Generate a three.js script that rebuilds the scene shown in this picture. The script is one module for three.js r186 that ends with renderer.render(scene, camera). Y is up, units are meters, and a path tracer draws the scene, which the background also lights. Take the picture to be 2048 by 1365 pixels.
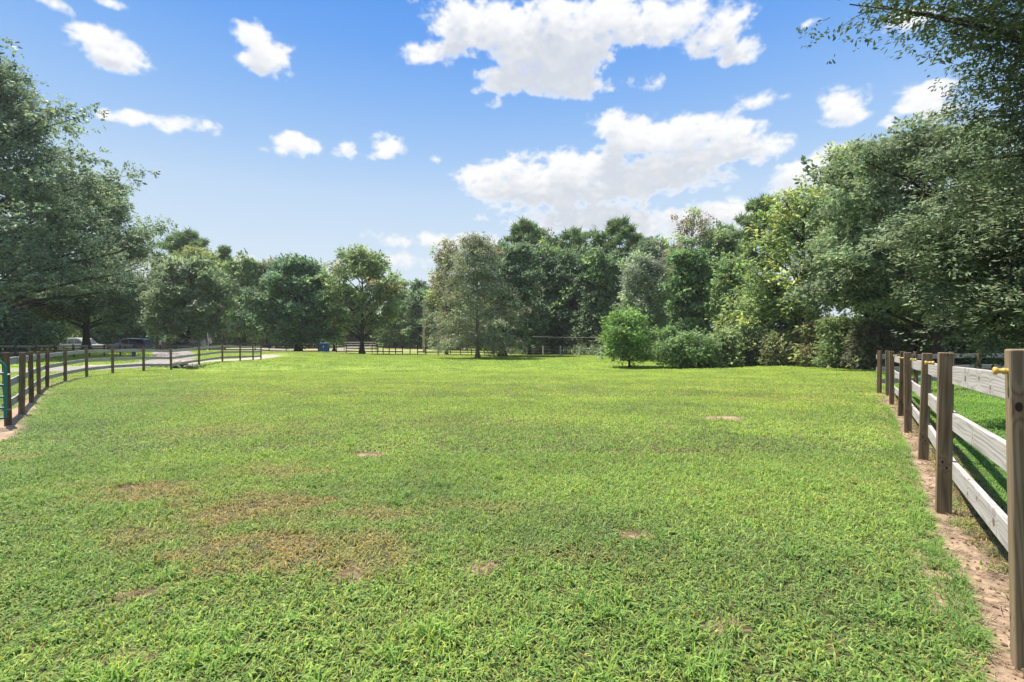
import * as THREE from 'three';
import { RoundedBoxGeometry } from 'three/addons/geometries/RoundedBoxGeometry.js';
import { mergeGeometries } from 'three/addons/utils/BufferGeometryUtils.js';
import { createNoise2D, createNoise3D } from 'simplex-noise';

// ------------------------------------------------------------------ camera, light, exposure
const EYE = 1.36, F = 1000 / 1365;                       // eye height; focal length in picture heights
const EXPOSURE = 2.2;
const SUN = new THREE.Vector3(-0.34, 0.90, -0.24).normalize();
const scene = new THREE.Scene();
const camera = new THREE.PerspectiveCamera(2 * Math.atan(0.5 / F) * 180 / Math.PI, 1024 / 682, 0.05, 3000);
camera.position.set(0, EYE, 0);
camera.lookAt(0, EYE, -10);
const renderer = new THREE.WebGLRenderer({ antialias: true });
renderer.setSize(1024, 682);
renderer.toneMapping = THREE.LinearToneMapping;
renderer.toneMappingExposure = EXPOSURE;
renderer.shadowMap.enabled = true;
const sun = new THREE.DirectionalLight(0xfff1dc, 4.9);
sun.position.copy(SUN).multiplyScalar(150);
sun.castShadow = true;
sun.shadow.mapSize.set(4096, 4096);
Object.assign(sun.shadow.camera, { left: -90, right: 90, top: 90, bottom: -90, near: 1, far: 400 });
scene.add(sun, sun.target);
scene.fog = new THREE.FogExp2(new THREE.Color(.86, .93, 1), .00035);

// ------------------------------------------------------------------ small helpers
const rngOf = (s) => () => { s = (s + 0x6d2b79f5) | 0; let t = Math.imul(s ^ (s >>> 15), 1 | s); t = (t + Math.imul(t ^ (t >>> 7), 61 | t)) ^ t; return ((t ^ (t >>> 14)) >>> 0) / 4294967296; };
const { clamp, lerp, smoothstep } = THREE.MathUtils;
const V = (x, y, z) => new THREE.Vector3(x, y, z);
const n2 = createNoise2D(rngOf(11)), n3 = createNoise3D(rngOf(12)), n2b = createNoise2D(rngOf(13));
const fbm2 = (x, y, o = 4) => { let s = 0, a = 0.5; for (let i = 0; i < o; i++, a *= 0.5, x *= 2.03, y *= 2.03) s += a * n2(x + i * 7.3, y - i * 3.1); return s; };
const fbm3 = (x, y, z, o) => { let s = 0, a = 0.5; for (let i = 0; i < o; i++, a *= 0.55, x *= 2.1, y *= 2.1, z *= 2.1) s += a * n3(x + i * 5.1, y, z); return s; };
const sRGB = (v) => (v <= 0.04045 ? v / 12.92 : ((v + 0.055) / 1.055) ** 2.4);
const lin = (r, g, b) => [sRGB(r / 255), sRGB(g / 255), sRGB(b / 255)];
const wx = (px, d) => (px - 1024) / 1000 * d;               // metres to the right of the view axis, for a sight line and a distance
const wy = (py, d) => EYE - (py - 682.5) / 1000 * d;
const names = new Map();
function numbered(name) { const n = names.get(name) ?? 0; names.set(name, n + 1); return n ? name + '_' + String(n).padStart(3, '0') : name; }
function tag(o, label, category, group) { o.userData = { label, category }; if (group) o.userData.group = group; return o; }
function thing(name, label, category, pos = [0, 0, 0], turn = 0, group) {
  const o = new THREE.Group(); o.name = numbered(name); o.position.set(...pos); o.rotation.y = turn;
  scene.add(o); return tag(o, label, category, group);
}
function obj(name, geometry, material, parent) {
  const m = new THREE.Mesh(geometry, material); m.name = parent ? name : numbered(name); m.castShadow = m.receiveShadow = true;
  (parent ?? scene).add(m); return m;
}
function struct(name, geometry, material, label) { const m = obj(name, geometry, material); m.userData = { kind: 'structure', label: label ?? name.replace(/_/g, ' ') }; return m; }
function merged(list) { const g = list.map((x) => { const k = x.index ? x.toNonIndexed() : x; for (const a of Object.keys(k.attributes)) if (!['position', 'normal', 'uv'].includes(a)) k.deleteAttribute(a); return k; }); return mergeGeometries(g); }
function instanced(name, geo, mat, mats, cols, parent) {
  const m = new THREE.InstancedMesh(geo, mat, mats.length); m.name = parent ? name : numbered(name);
  const arr = m.instanceMatrix.array; mats.forEach((x, i) => x.toArray(arr, i * 16));
  if (cols) { m.instanceColor = new THREE.InstancedBufferAttribute(new Float32Array(cols), 3); }
  m.castShadow = m.receiveShadow = true; m.userData.kind = 'stuff'; (parent ?? scene).add(m); return m;
}
function std(rgb, roughness = 0.8, extra = {}) { const m = new THREE.MeshStandardMaterial({ roughness, ...extra }); m.color.setRGB(...rgb); return m; }
function dataTex(w, h, fn, srgb = false) {
  const d = new Uint8Array(w * h * 4);
  for (let y = 0; y < h; y++) for (let x = 0; x < w; x++) { const c = fn(x / w, y / h, x, y), o = (y * w + x) * 4; for (let k = 0; k < 3; k++) d[o + k] = clamp(Math.round((Array.isArray(c) ? c[k] : c) * 255), 0, 255); d[o + 3] = 255; }
  const t = new THREE.DataTexture(d, w, h); t.wrapS = t.wrapT = THREE.RepeatWrapping; t.magFilter = t.minFilter = THREE.LinearFilter;
  if (srgb) t.colorSpace = THREE.SRGBColorSpace; t.needsUpdate = true; return t;
}
// noise that tiles over the unit square
const tile = (u, v, f, s = 0) => { const a = u * 2 * Math.PI, b = v * 2 * Math.PI, r = f / (2 * Math.PI); return n3(Math.cos(a) * r + s, Math.sin(a) * r + Math.cos(b) * r * 1.3, Math.sin(b) * r * 1.3 - s); };

// ------------------------------------------------------------------ sky: air and fair-weather clouds by direction
{
  const W = 4096, H = 2048, field = new Float32Array(W * H), alpha = new Float32Array(W * H), puff = new Float32Array(W * H);
  const r = rngOf(5), blobs = [];
  const px = (x, y, rx, ry, w = 1) => {
    const az = Math.atan((x - 1024) / 1000), el = Math.atan((682.5 - y) / 1000 * Math.cos(az)), c = Math.cos(az);
    blobs.push([az - Math.PI / 2, el, rx / 1000 * c * c / Math.cos(el) * 1.0, ry / 1000 * c * Math.cos(el) ** 1.2, w]);
  };
  const list = [
    [180, 70, 38, 24], [212, 100, 48, 32], [250, 112, 42, 30], [205, 128, 28, 15, .7], [135, 90, 20, 14, .55], [120, 12, 40, 12, .8], [215, 6, 34, 9, .8],
    [498, 70, 26, 24], [530, 95, 42, 32], [545, 132, 36, 26], [508, 128, 26, 18, .8],
    [210, 232, 20, 11, .8], [262, 236, 28, 14], [322, 246, 36, 16], [388, 250, 42, 16], [590, 292, 46, 22], [584, 276, 26, 16], [522, 300, 15, 7, .6],
    [690, 300, 26, 16, .65], [776, 294, 30, 20], [748, 312, 28, 8, .8], [872, 322, 12, 8, .6],
    [925, 30, 66, 40], [870, 108, 54, 24], [960, 70, 70, 40], [1055, 40, 80, 44], [1160, 56, 90, 46], [1255, 40, 100, 46], [1370, 50, 86, 42], [1448, 78, 54, 30], [1482, 104, 34, 20], [1462, 126, 26, 9, .8], [1085, 96, 70, 32], [1130, 122, 70, 26],
    [1405, 114, 18, 8, .7], [1052, 165, 80, 26], [1150, 178, 60, 22], [1000, 158, 40, 22], [1130, 150, 50, 24, .8], [985, 208, 14, 10, .5], [1290, 160, 28, 20, .55],
    [1508, 202, 36, 18, .85], [1570, 196, 12, 6, .5], [1680, 210, 46, 30], [1700, 232, 46, 15], [1845, 192, 60, 26], [1862, 222, 50, 22], [1780, 245, 20, 11, .9], [1822, 36, 40, 22, .8], [1620, 46, 20, 8, .55],
    [1240, 246, 52, 24], [1300, 272, 90, 30], [1395, 268, 90, 32], [1462, 258, 46, 16], [1500, 300, 68, 26], [1262, 292, 60, 14], [1420, 306, 90, 18, .85],
    [985, 356, 72, 28], [1100, 346, 110, 36], [1230, 346, 130, 38], [1330, 354, 90, 28], [1150, 392, 150, 30], [1040, 385, 90, 22], [1440, 358, 40, 18, .9],
    [1300, 440, 210, 26], [1140, 438, 110, 20], [1440, 430, 80, 20], [900, 482, 140, 15, .9], [1400, 468, 120, 20, .9], [820, 524, 70, 16, .8], [960, 436, 16, 7, .5],
    [1640, 345, 76, 34], [1590, 368, 56, 24], [1692, 300, 56, 18, .85], [1760, 380, 80, 40], [290, 540, 70, 30, .85], [40, 380, 60, 24, .8], [470, 525, 40, 14, .7],
  ];
  for (const b of list) px(...b);
  for (let i = 0; i < 90; i++) {                             // the same kind of cloud all round and overhead
    const az = r() * Math.PI * 2 - Math.PI, el = 0.12 + r() ** 1.3 * 1.2, da = Math.atan2(Math.sin(az + Math.PI / 2), Math.cos(az + Math.PI / 2)), size = 0.03 + r() * 0.08;
    if (Math.abs(da) < 0.9 && el < 0.72) continue;
    for (let k = 0, n = 2 + r() * 6; k < n; k++) blobs.push([az + (r() - .5) * size * 4 / Math.cos(Math.min(el, 1.2)), el + (r() - .5) * size * 1.2, size * (.6 + r()) / Math.max(.25, Math.cos(el)), size * (.35 + r() * .4), .8 + r() * .3]);
  }
  for (const [az, el, rx, ry, w] of blobs) {
    const cx = (az / (2 * Math.PI) + 0.5) * W, cy = (el / Math.PI + 0.5) * H, ax = rx * 1.5 / (2 * Math.PI) * W, ay = ry * 1.5 / Math.PI * H;
    for (let y = Math.max(0, Math.floor(cy - ay)); y <= Math.min(H - 1, cy + ay); y++) for (let x = Math.floor(cx - ax); x <= cx + ax; x++) {
      const q = ((x - cx) / ax) ** 2 + ((y - cy) / ay) ** 2; if (q >= 1) continue;
      const i = y * W + ((x % W) + W) % W, add = w * (1 - q) ** 1.35; field[i] = field[i] + add - field[i] * add * 0.55;
    }
  }
  const dirOf = (x, y) => { const up = ((y + .5) / H - .5) * Math.PI, a = ((x + .5) / W - .5) * 2 * Math.PI; return [Math.cos(a) * Math.cos(up), Math.sin(up), Math.sin(a) * Math.cos(up)]; };
  const half = H / 2;
  for (let y = half; y < H; y++) for (let x = 0; x < W; x++) {
    const i = y * W + x; if (field[i] < 0.01) continue;
    const [dx, dy, dz] = dirOf(x, y), s = 9;
    const wob = fbm3(dx * 22, dy * 34, dz * 22, 3) * .012;
    const f = fbm3((dx + wob) * s * 1.6, (dy + wob) * s * 2.6, dz * s * 1.6, 6);
    const wisp = fbm3(dx * 30 + 5, dy * 46, dz * 30, 5);
    const curl = fbm3(dx * 70 + wob * 40, dy * 95, dz * 70, 4);
    alpha[i] = smoothstep(field[i] * 1.3 + f * .95 + wisp * .5 + curl * .16, 0.30, 1.38); puff[i] = f * .9 + wisp * .6;
  }
  const data = new Float32Array(W * H * 4);
  const stops = [[0, [224, 236, 247]], [6, [219, 234, 247]], [10, [210, 229, 247]], [15.5, [194, 219, 247]], [20, [166, 203, 247]], [25, [139, 186, 245]], [30, [112, 169, 243]], [35, [93, 157, 240]], [50, [66, 132, 228]], [90, [52, 112, 212]]].map(([d, c]) => [d, lin(...c)]);
  for (let y = 0; y < H; y++) {
    const deg = Math.max(0, ((y + .5) / H - .5) * 180); let k = 0; while (k < stops.length - 2 && deg > stops[k + 1][0]) k++;
    const t = clamp((deg - stops[k][0]) / (stops[k + 1][0] - stops[k][0]), 0, 1), base = [0, 1, 2].map((c) => lerp(stops[k][1][c], stops[k + 1][1][c], t));
    for (let x = 0; x < W; x++) {
      const i = y * W + x, o = i * 4, a = y < half ? 0 : alpha[i];
      let above = 0; if (a > 0.01) for (const s of [6, 14, 24, 36, 50]) above += alpha[Math.min(H - 1, y + s) * W + x] * .2;
      const body = a > .01 ? clamp(smoothstep(above, .2, 1.0) * smoothstep(a, .45, 1) - puff[i] * .3, 0, 1) : 0, hz = smoothstep(deg, 3, 16);
      const white = [lerp(1.03, .69, body), lerp(1.03, .725, body), lerp(1.03, .79, body)];
      for (let c = 0; c < 3; c++) data[o + c] = lerp(base[c], lerp(white[c] * .92, white[c], hz), a * lerp(.82, .97, hz)) / EXPOSURE;
      data[o + 3] = 1;
    }
  }
  const sky = new THREE.DataTexture(data, W, H, THREE.RGBAFormat, THREE.FloatType);
  sky.mapping = THREE.EquirectangularReflectionMapping; sky.needsUpdate = true;
  scene.background = sky; scene.environment = sky;
}

// ------------------------------------------------------------------ terrain: surveyed spots [x, distance, how far below the eye]
const SPOTS = [
  [0, 0, 1.36], [0, -6, 1.36], [-5, 0, 1.37], [5, 0, 1.34], [0, 2, 1.36], [-4, 2.5, 1.38], [2, 2, 1.315], [3.4, 4, 1.37], [4.9, 6, 1.42], [6.3, 8, 1.467], [7.7, 10, 1.5], [9.1, 12, 1.52], [10.6, 14.3, 1.57], [14, 17, 1.6], [20, 18, 1.62],
  [-8.9, 8.8, 1.478], [-10, 10.2, 1.49], [-11.9, 12.4, 1.53], [-14.1, 14.9, 1.58], [-16.2, 17.4, 1.61], [-17.6, 19.7, 1.586], [-18.7, 22, 1.573], [-19.7, 24.6, 1.587], [-19.5, 26.5, 1.577], [-19.5, 28.5, 1.66],
  [-19.8, 31.5, 1.48], [-20.3, 35, 1.45], [-20.7, 38, 1.53], [-21, 40.5, 1.58], [-21.6, 43, 1.63],
  [0, 6, 1.42], [0, 10, 1.48], [0, 16, 1.56], [0, 22, 1.62], [0, 28, 1.69], [-10, 28, 1.68], [-15, 28, 1.68], [8, 28, 1.68], [13, 29, 1.66],
  [0, 31.5, 1.93], [-5, 31.5, 1.93], [5, 31.8, 1.93], [-10, 31.2, 1.93], [-15.5, 30.6, 1.95], [-18.3, 30.2, 2.0], [8.5, 33, 1.9], [12, 33, 1.8],
  [0, 36, 1.75], [-10, 36, 1.70], [-15, 35, 1.62], [0, 42, 1.67], [-10, 42, 1.64], [6, 40, 1.7], [0, 48, 1.66], [-3.3, 48, 1.655], [5, 50, 1.62], [8, 44, 1.72], [-12, 55, 1.68], [0, 68, 1.82], [-15, 68, 1.76], [-30, 68, 1.68],
  [18, 24, 1.5], [17.3, 30, 1.57], [13.4, 33.5, 1.74], [24, 28, 1.5], [20, 40, 1.5], [24, 22, 1.55],
  [-26, 24, 1.53], [-24, 30, 1.5], [-30, 34, 1.48], [-26, 40, 1.45], [-40, 40, 1.35], [-40, 54, 1.0], [-50, 54, 0.98], [-60, 56, .98], [-32, 54, 1.05], [-26, 54, 1.25], [-50, 64, 1.42], [-36, 66, 1.42], [-62, 66, 1.38], [-40, 80, 1.2],
  [0, 110, 1.6], [-25, 90, 1.66], [-30, 120, 1.2], [-32, 150, 1.4], [40, 60, 1.4], [60, 120, 1.4], [-120, 120, 1], [0, 300, 1.2], [-300, 200, 1], [300, 200, 1], [0, -60, 1.3], [-60, -10, 1.3], [60, -10, 1.4], [30, 5, 1.6], [-30, 10, 1.45],
];
const hCache = (x, z) => {
  const d = -z; let sw = 0, s = 0; const base = (1.1 + 0.035 * Math.hypot(x, d)) ** 2;
  for (const p of SPOTS) { const q = (x - p[0]) ** 2 + (d - p[1]) ** 2 + base * 0.5; const w = 1 / (q * q); sw += w; s += w * p[2]; }
  return EYE - s / sw;
};
const land = (x, z) => hCache(x, z) + fbm2(x * .35, z * .35, 3) * 0.018 * clamp(Math.hypot(x, z) / 10, .2, 1);

// fence lines as [x, distance]
const RIGHT = [[2.085, 2.01], [3.44, 3.99], [4.91, 5.98], [6.34, 8.0], [7.71, 9.92], [9.09, 11.96], [10.75, 14.3]];
const LEFTP = [[17, 8.77], [42, 10.2], [63, 12.4], [77.5, 14.9], [93.5, 17.4], [130, 19.7], [173, 22], [225, 24.6], [287, 26.5], [342, 28.5], [397.5, 31.5], [444.5, 35], [480, 38], [506, 40.5], [521.5, 43]];
const LEFT = LEFTP.map(([p, d]) => [wx(p, d), d]);
function offLine(line, x, d) {                               // signed distance to a polyline and place along it
  let best = 1e9, side = 0, along = 0, run = 0;
  for (let i = 0; i + 1 < line.length; i++) {
    const [ax, ad] = line[i], [bx, bd] = line[i + 1], ux = bx - ax, ud = bd - ad, L = Math.hypot(ux, ud), t = clamp(((x - ax) * ux + (d - ad) * ud) / (L * L), i ? 0 : -1, i + 2 < line.length ? 1 : 1.3), q = Math.hypot(x - ax - ux * t, d - ad - ud * t);
    if (q < best) { best = q; side = Math.sign(ux * (d - ad) - ud * (x - ax)); along = run + t * L; } run += L;
  }
  return [best * side, along];                               // positive on the left of the direction of travel
}
const DRIVES = [
  { line: [[-46, 20.5], [-34, 22.5], [-27, 24.6], [-24.2, 27.6], [-23.6, 31], [-25, 36], [-29, 43], [-34, 50], [-38, 57], [-41, 66]], w: 1.75, name: 'driveway', mat: 'asphalt' },
  { line: [[-25.4, 29.6], [-22.9, 31.2], [-22.0, 34], [-22.2, 38], [-23.0, 43], [-23.6, 49]], w: 1.1, name: 'gravel_path', mat: 'gravel' },
  { line: [[-46, 78], [-36, 80], [-28, 83], [-20, 86], [-13, 94], [-10, 110]], w: 3.2, name: 'sand_path', mat: 'sand' },
  { line: [[-140, 62], [-62, 66.5], [-41, 68.5], [-36, 78], [-33, 100], [-30, 150], [-28, 220]], w: 2.9, name: 'road', mat: 'asphalt' },
];
const drivesAt = (x, z) => { for (const r of DRIVES) { if (Math.abs(offLine(r.line, x, -z)[0]) < r.w) return true; } return false; };
const BARE = [[-.16, 2.98, .11, .075], [.84, 3.47, .13, .09], [1.0, 2.34, .10, .06], [-.92, 2.90, .12, .08], [-3.6, 4.65, .16, .12], [4.0, 9.5, .45, .3], [-1.8, 6.2, .22, .14], [-1.06, 4.2, .10, .08], [2.6, 8.5, .2, .15], [-2.0, 2.7, .12, .06], [-1.62, 2.15, .1, .05]];
const DRY = [[-2.15, 4.1, .8, .5, 1], [-1.5, 3.25, .75, .42, 1], [-1.0, 3.35, .5, .3, .8], [-3.4, 4.6, .7, .4, .8], [-1.1, 4.0, .7, .25, .6], [-2.5, 3.5, .5, .25, .6], [-2.6, 5.4, .7, .45, .55], [-4.5, 8, 1.5, .9, .35], [-.75, 3.0, .3, .2, .6], [-.3, 4.2, .5, .2, .4], [.35, 3.15, .3, .14, .4], [2.2, 6.3, .8, .4, .25], [-8, 13, 2.4, 1.2, .3], [-1, 9, 2.5, .8, .2], [7, 13, 2, 1, .35], [-6.2, 6, .7, .4, .5]];
function turf(x, z) {                                        // what grows here: share of cover, dryness, hue
  const d = -z, n = fbm2(x * 1.9, z * 1.9, 4), nn = fbm2(x * .33 + 9, z * .33, 3);
  let bare = 0, dry = 0;
  for (const [bx, bd, ra, rb] of BARE) { const q = Math.hypot((x - bx) / ra, (d - bd) / rb) + n * .5; bare = Math.max(bare, 1 - smoothstep(q, .75, 1.25)); }
  for (const [bx, bd, ra, rb, w] of DRY) { const q = Math.hypot((x - bx) / ra, (d - bd) / rb); dry = Math.max(dry, w * (1 - smoothstep(q + n * .9, .25, 1.25))); }
  dry = clamp(dry + Math.max(0, fbm2(x * .9 + 31, z * 1.3, 3) - .18) * .55 * (d > 2.6 ? 1 : .3) + Math.max(0, nn - .2) * .25, 0, 1);
  const [ro, ra] = offLine(RIGHT, x, d), [lo, la] = offLine(LEFT, x, d);
  if (ra < 18 && ra > -4) bare = Math.max(bare, 1 - smoothstep(Math.abs(ro - .05 + n * .10) - (.15 + .035 * Math.sin(ra * 2.1) + .003 * ra), -.05, .06));
  if (la < 19 && la > -3) bare = Math.max(bare, 1 - smoothstep(Math.abs(lo - .06 + n * .16) - (.26 - la * .008), -.06, .08));
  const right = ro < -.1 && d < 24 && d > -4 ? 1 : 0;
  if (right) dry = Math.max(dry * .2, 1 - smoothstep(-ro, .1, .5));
  return { bare, dry, n, nn, right };
}
// colour of the sward, linear albedo
function grassColor(x, z, t, out) {
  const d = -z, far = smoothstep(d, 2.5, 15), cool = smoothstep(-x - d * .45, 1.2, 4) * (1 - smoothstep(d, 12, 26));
  let c = [lerp(.205, .262, far), lerp(.345, .405, far), lerp(.066, .056, far)];
  const mow = Math.sin((x * .55 + d * 1.1) * 1.25 + t.nn * 2) * .06 + t.nn * .30 + t.n * .12;
  c = [c[0] * (1 + mow * 1.2), c[1] * (1 + mow), c[2] * (1 + mow * .5)];
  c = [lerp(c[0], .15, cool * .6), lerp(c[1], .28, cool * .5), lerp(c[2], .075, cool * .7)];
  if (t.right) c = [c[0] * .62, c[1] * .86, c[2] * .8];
  if (d > 40) { const k = smoothstep(d, 40, 62) * .35; c = [lerp(c[0], .21, k), lerp(c[1], .24, k), lerp(c[2], .06, k)]; }
  const k = t.dry; out[0] = lerp(c[0], .34, k * .8); out[1] = lerp(c[1], .245, k * .8); out[2] = lerp(c[2], .10, k * .8); return out;
}

// ground sheet: rings that widen with distance, out past the horizon's wood
const soilTex = dataTex(512, 512, (u, v) => { const a = tile(u, v, 9, 1) * .5 + tile(u, v, 23, 4) * .3 + tile(u, v, 61, 7) * .25 + tile(u, v, 140, 2) * .25; const k = .66 + a * .32; return [k * 1.02, k, k * .95]; });
{
  const rings = 210, seg = 320, pos = [], uv = [], col = [], idx = [], c = [0, 0, 0];
  const rad = (i) => (i === 0 ? 0 : 0.35 * (1.0355 ** i) + i * .012);
  for (let i = 0; i <= rings; i++) for (let j = 0; j <= seg; j++) {
    const a = j / seg * 2 * Math.PI, r = rad(i), x = Math.sin(a) * r, z = -Math.cos(a) * r;
    pos.push(x, land(x, z), z); uv.push(x / 1.3, z / 1.3);
    const t = turf(x, z), d = -z; grassColor(x, z, t, c);
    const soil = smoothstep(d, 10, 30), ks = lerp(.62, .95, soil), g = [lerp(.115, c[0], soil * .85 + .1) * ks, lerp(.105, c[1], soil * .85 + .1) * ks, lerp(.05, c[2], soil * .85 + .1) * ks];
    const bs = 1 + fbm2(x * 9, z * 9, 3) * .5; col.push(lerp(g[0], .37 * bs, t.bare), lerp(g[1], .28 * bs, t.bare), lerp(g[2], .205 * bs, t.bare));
    if (i && j) { const p = i * (seg + 1) + j, q = p - seg - 1; idx.push(q - 1, p, p - 1, q - 1, q, p); }
  }
  const g = new THREE.BufferGeometry(); g.setAttribute('position', new THREE.Float32BufferAttribute(pos, 3)); g.setAttribute('uv', new THREE.Float32BufferAttribute(uv, 2)); g.setAttribute('color', new THREE.Float32BufferAttribute(col, 3)); g.setIndex(idx); g.computeVertexNormals();
  const m = new THREE.MeshStandardMaterial({ vertexColors: true, map: soilTex, bumpMap: soilTex, bumpScale: .012, roughness: .95 });
  struct('ground', g, m, 'mown paddock ground sloping gently to a shallow swale');
}
// ribbons of driveway and road
const roadTex = dataTex(512, 512, (u, v) => { const k = .8 + tile(u, v, 5, 3) * .14 + tile(u, v, 90, 2) * .12 + tile(u, v, 170, 8) * .12; return [k, k * .99, k * .98]; });
const surf = {
  asphalt: new THREE.MeshStandardMaterial({ map: roadTex, roughness: .9 }), gravel: new THREE.MeshStandardMaterial({ map: roadTex, bumpMap: roadTex, bumpScale: .03, roughness: .95 }), sand: new THREE.MeshStandardMaterial({ map: roadTex, roughness: .95 }),
};
surf.asphalt.color.setRGB(.235, .225, .23); surf.gravel.color.setRGB(.40, .365, .32); surf.sand.color.setRGB(.36, .29, .22);
function ribbon(line, w, lift) {
  const curve = new THREE.CatmullRomCurve3(line.map(([x, d]) => V(x, 0, -d))), L = curve.getLength(), n = Math.ceil(L / .8), m = 8, pos = [], uv = [], idx = [];
  for (let i = 0; i <= n; i++) {
    const p = curve.getPointAt(i / n), t = curve.getTangentAt(i / n), s = V(-t.z, 0, t.x);
    for (let j = 0; j <= m; j++) {
      const e = (j / m - .5) * 2, k = e * (w + (Math.abs(e) > .9 ? n2(p.x * .7 + e, p.z * .7) * .18 : 0)), x = p.x + s.x * k, z = p.z + s.z * k;
      pos.push(x, land(x, z) + lift + .035 * (1 - e * e) - (Math.abs(e) > .95 ? lift + .03 : 0), z); uv.push(k / 2, i * .8 / 2);
      if (i && j) { const a = i * (m + 1) + j, b = a - m - 1; idx.push(b - 1, a - 1, a, b - 1, a, b); }
    }
  }
  const g = new THREE.BufferGeometry(); g.setAttribute('position', new THREE.Float32BufferAttribute(pos, 3)); g.setAttribute('uv', new THREE.Float32BufferAttribute(uv, 2)); g.setIndex(idx); g.computeVertexNormals(); return g;
}
DRIVES.forEach((r, i) => struct(r.name, ribbon(r.line, r.w, .03 + i * .008), surf[r.mat], ['grey asphalt driveway curving behind the left fence', 'pale gravel path along the left fence', 'sandy track beyond the far fence', 'asphalt road with parked cars'][i]));

// ------------------------------------------------------------------ grass
const grassMat = new THREE.MeshPhysicalMaterial({ vertexColors: true, roughness: .92, transmission: .45, thickness: 0, clearcoat: .10, clearcoatRoughness: .45, specularIntensity: .5, side: THREE.DoubleSide });
function bladePatch(seed, n, R, len, wid, splay, shades) {
  const r = rngOf(seed), pos = [], col = [], nor = [];
  for (let i = 0; i < n; i++) {
    const a = r() * 6.283, q = Math.sqrt(r()) * R, x = Math.cos(a) * q, z = Math.sin(a) * q, dir = r() * 6.283, L = len * (.45 + r() * .9), w = wid * (.6 + r() * .8) * .5, th = Math.pow(r(), .7) * splay, bend = .4 + r() * .8;
    const dx = Math.cos(dir), dz = Math.sin(dir), sx = -dz, sz = dx, y0 = r() * len * .25;
    const at = (t) => { const an = th + bend * t * .8; return [x + dx * Math.sin(an) * L * t, y0 + Math.cos(an) * L * t * .95, z + dz * Math.sin(an) * L * t]; };
    const A = [x, y0 - .004, z], M = at(.5), T = at(1), tw = (r() - .5) * .9;
    const side = (P, k, l) => [P[0] + sx * w * k, P[1] + l * w * k, P[2] + sz * w * k];
    const v = [side(A, .7, 0), side(A, -.7, 0), side(M, 1, tw), side(M, -1, tw), T];
    const s = shades[Math.floor(r() * shades.length)], k = .8 + r() * .4;
    for (const f of [[0, 1, 2], [1, 3, 2], [2, 3, 4]]) {
      const e1 = V(...v[f[1]]).sub(V(...v[f[0]])), e2 = V(...v[f[2]]).sub(V(...v[f[0]])), nn = e1.cross(e2).normalize(); if (nn.y < 0) { nn.negate(); f.reverse(); }
      for (const p of f) { pos.push(...v[p]); nor.push(nn.x, nn.y, nn.z); col.push(s[0] * k, s[1] * k, s[2] * k); }
    }
  }
  const g = new THREE.BufferGeometry(); g.setAttribute('position', new THREE.Float32BufferAttribute(pos, 3)); g.setAttribute('normal', new THREE.Float32BufferAttribute(nor, 3)); g.setAttribute('color', new THREE.Float32BufferAttribute(col, 3)); return g;
}
const SH = [[1, 1, 1], [1.05, 1.02, .9], [.72, .86, .8], [1.25, 1.15, 1], [.75, .95, 1.1], [.55, .7, .6], [1.55, 1.3, 1.5], [1.6, 1.1, .9], [.6, .8, .8]];
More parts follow.
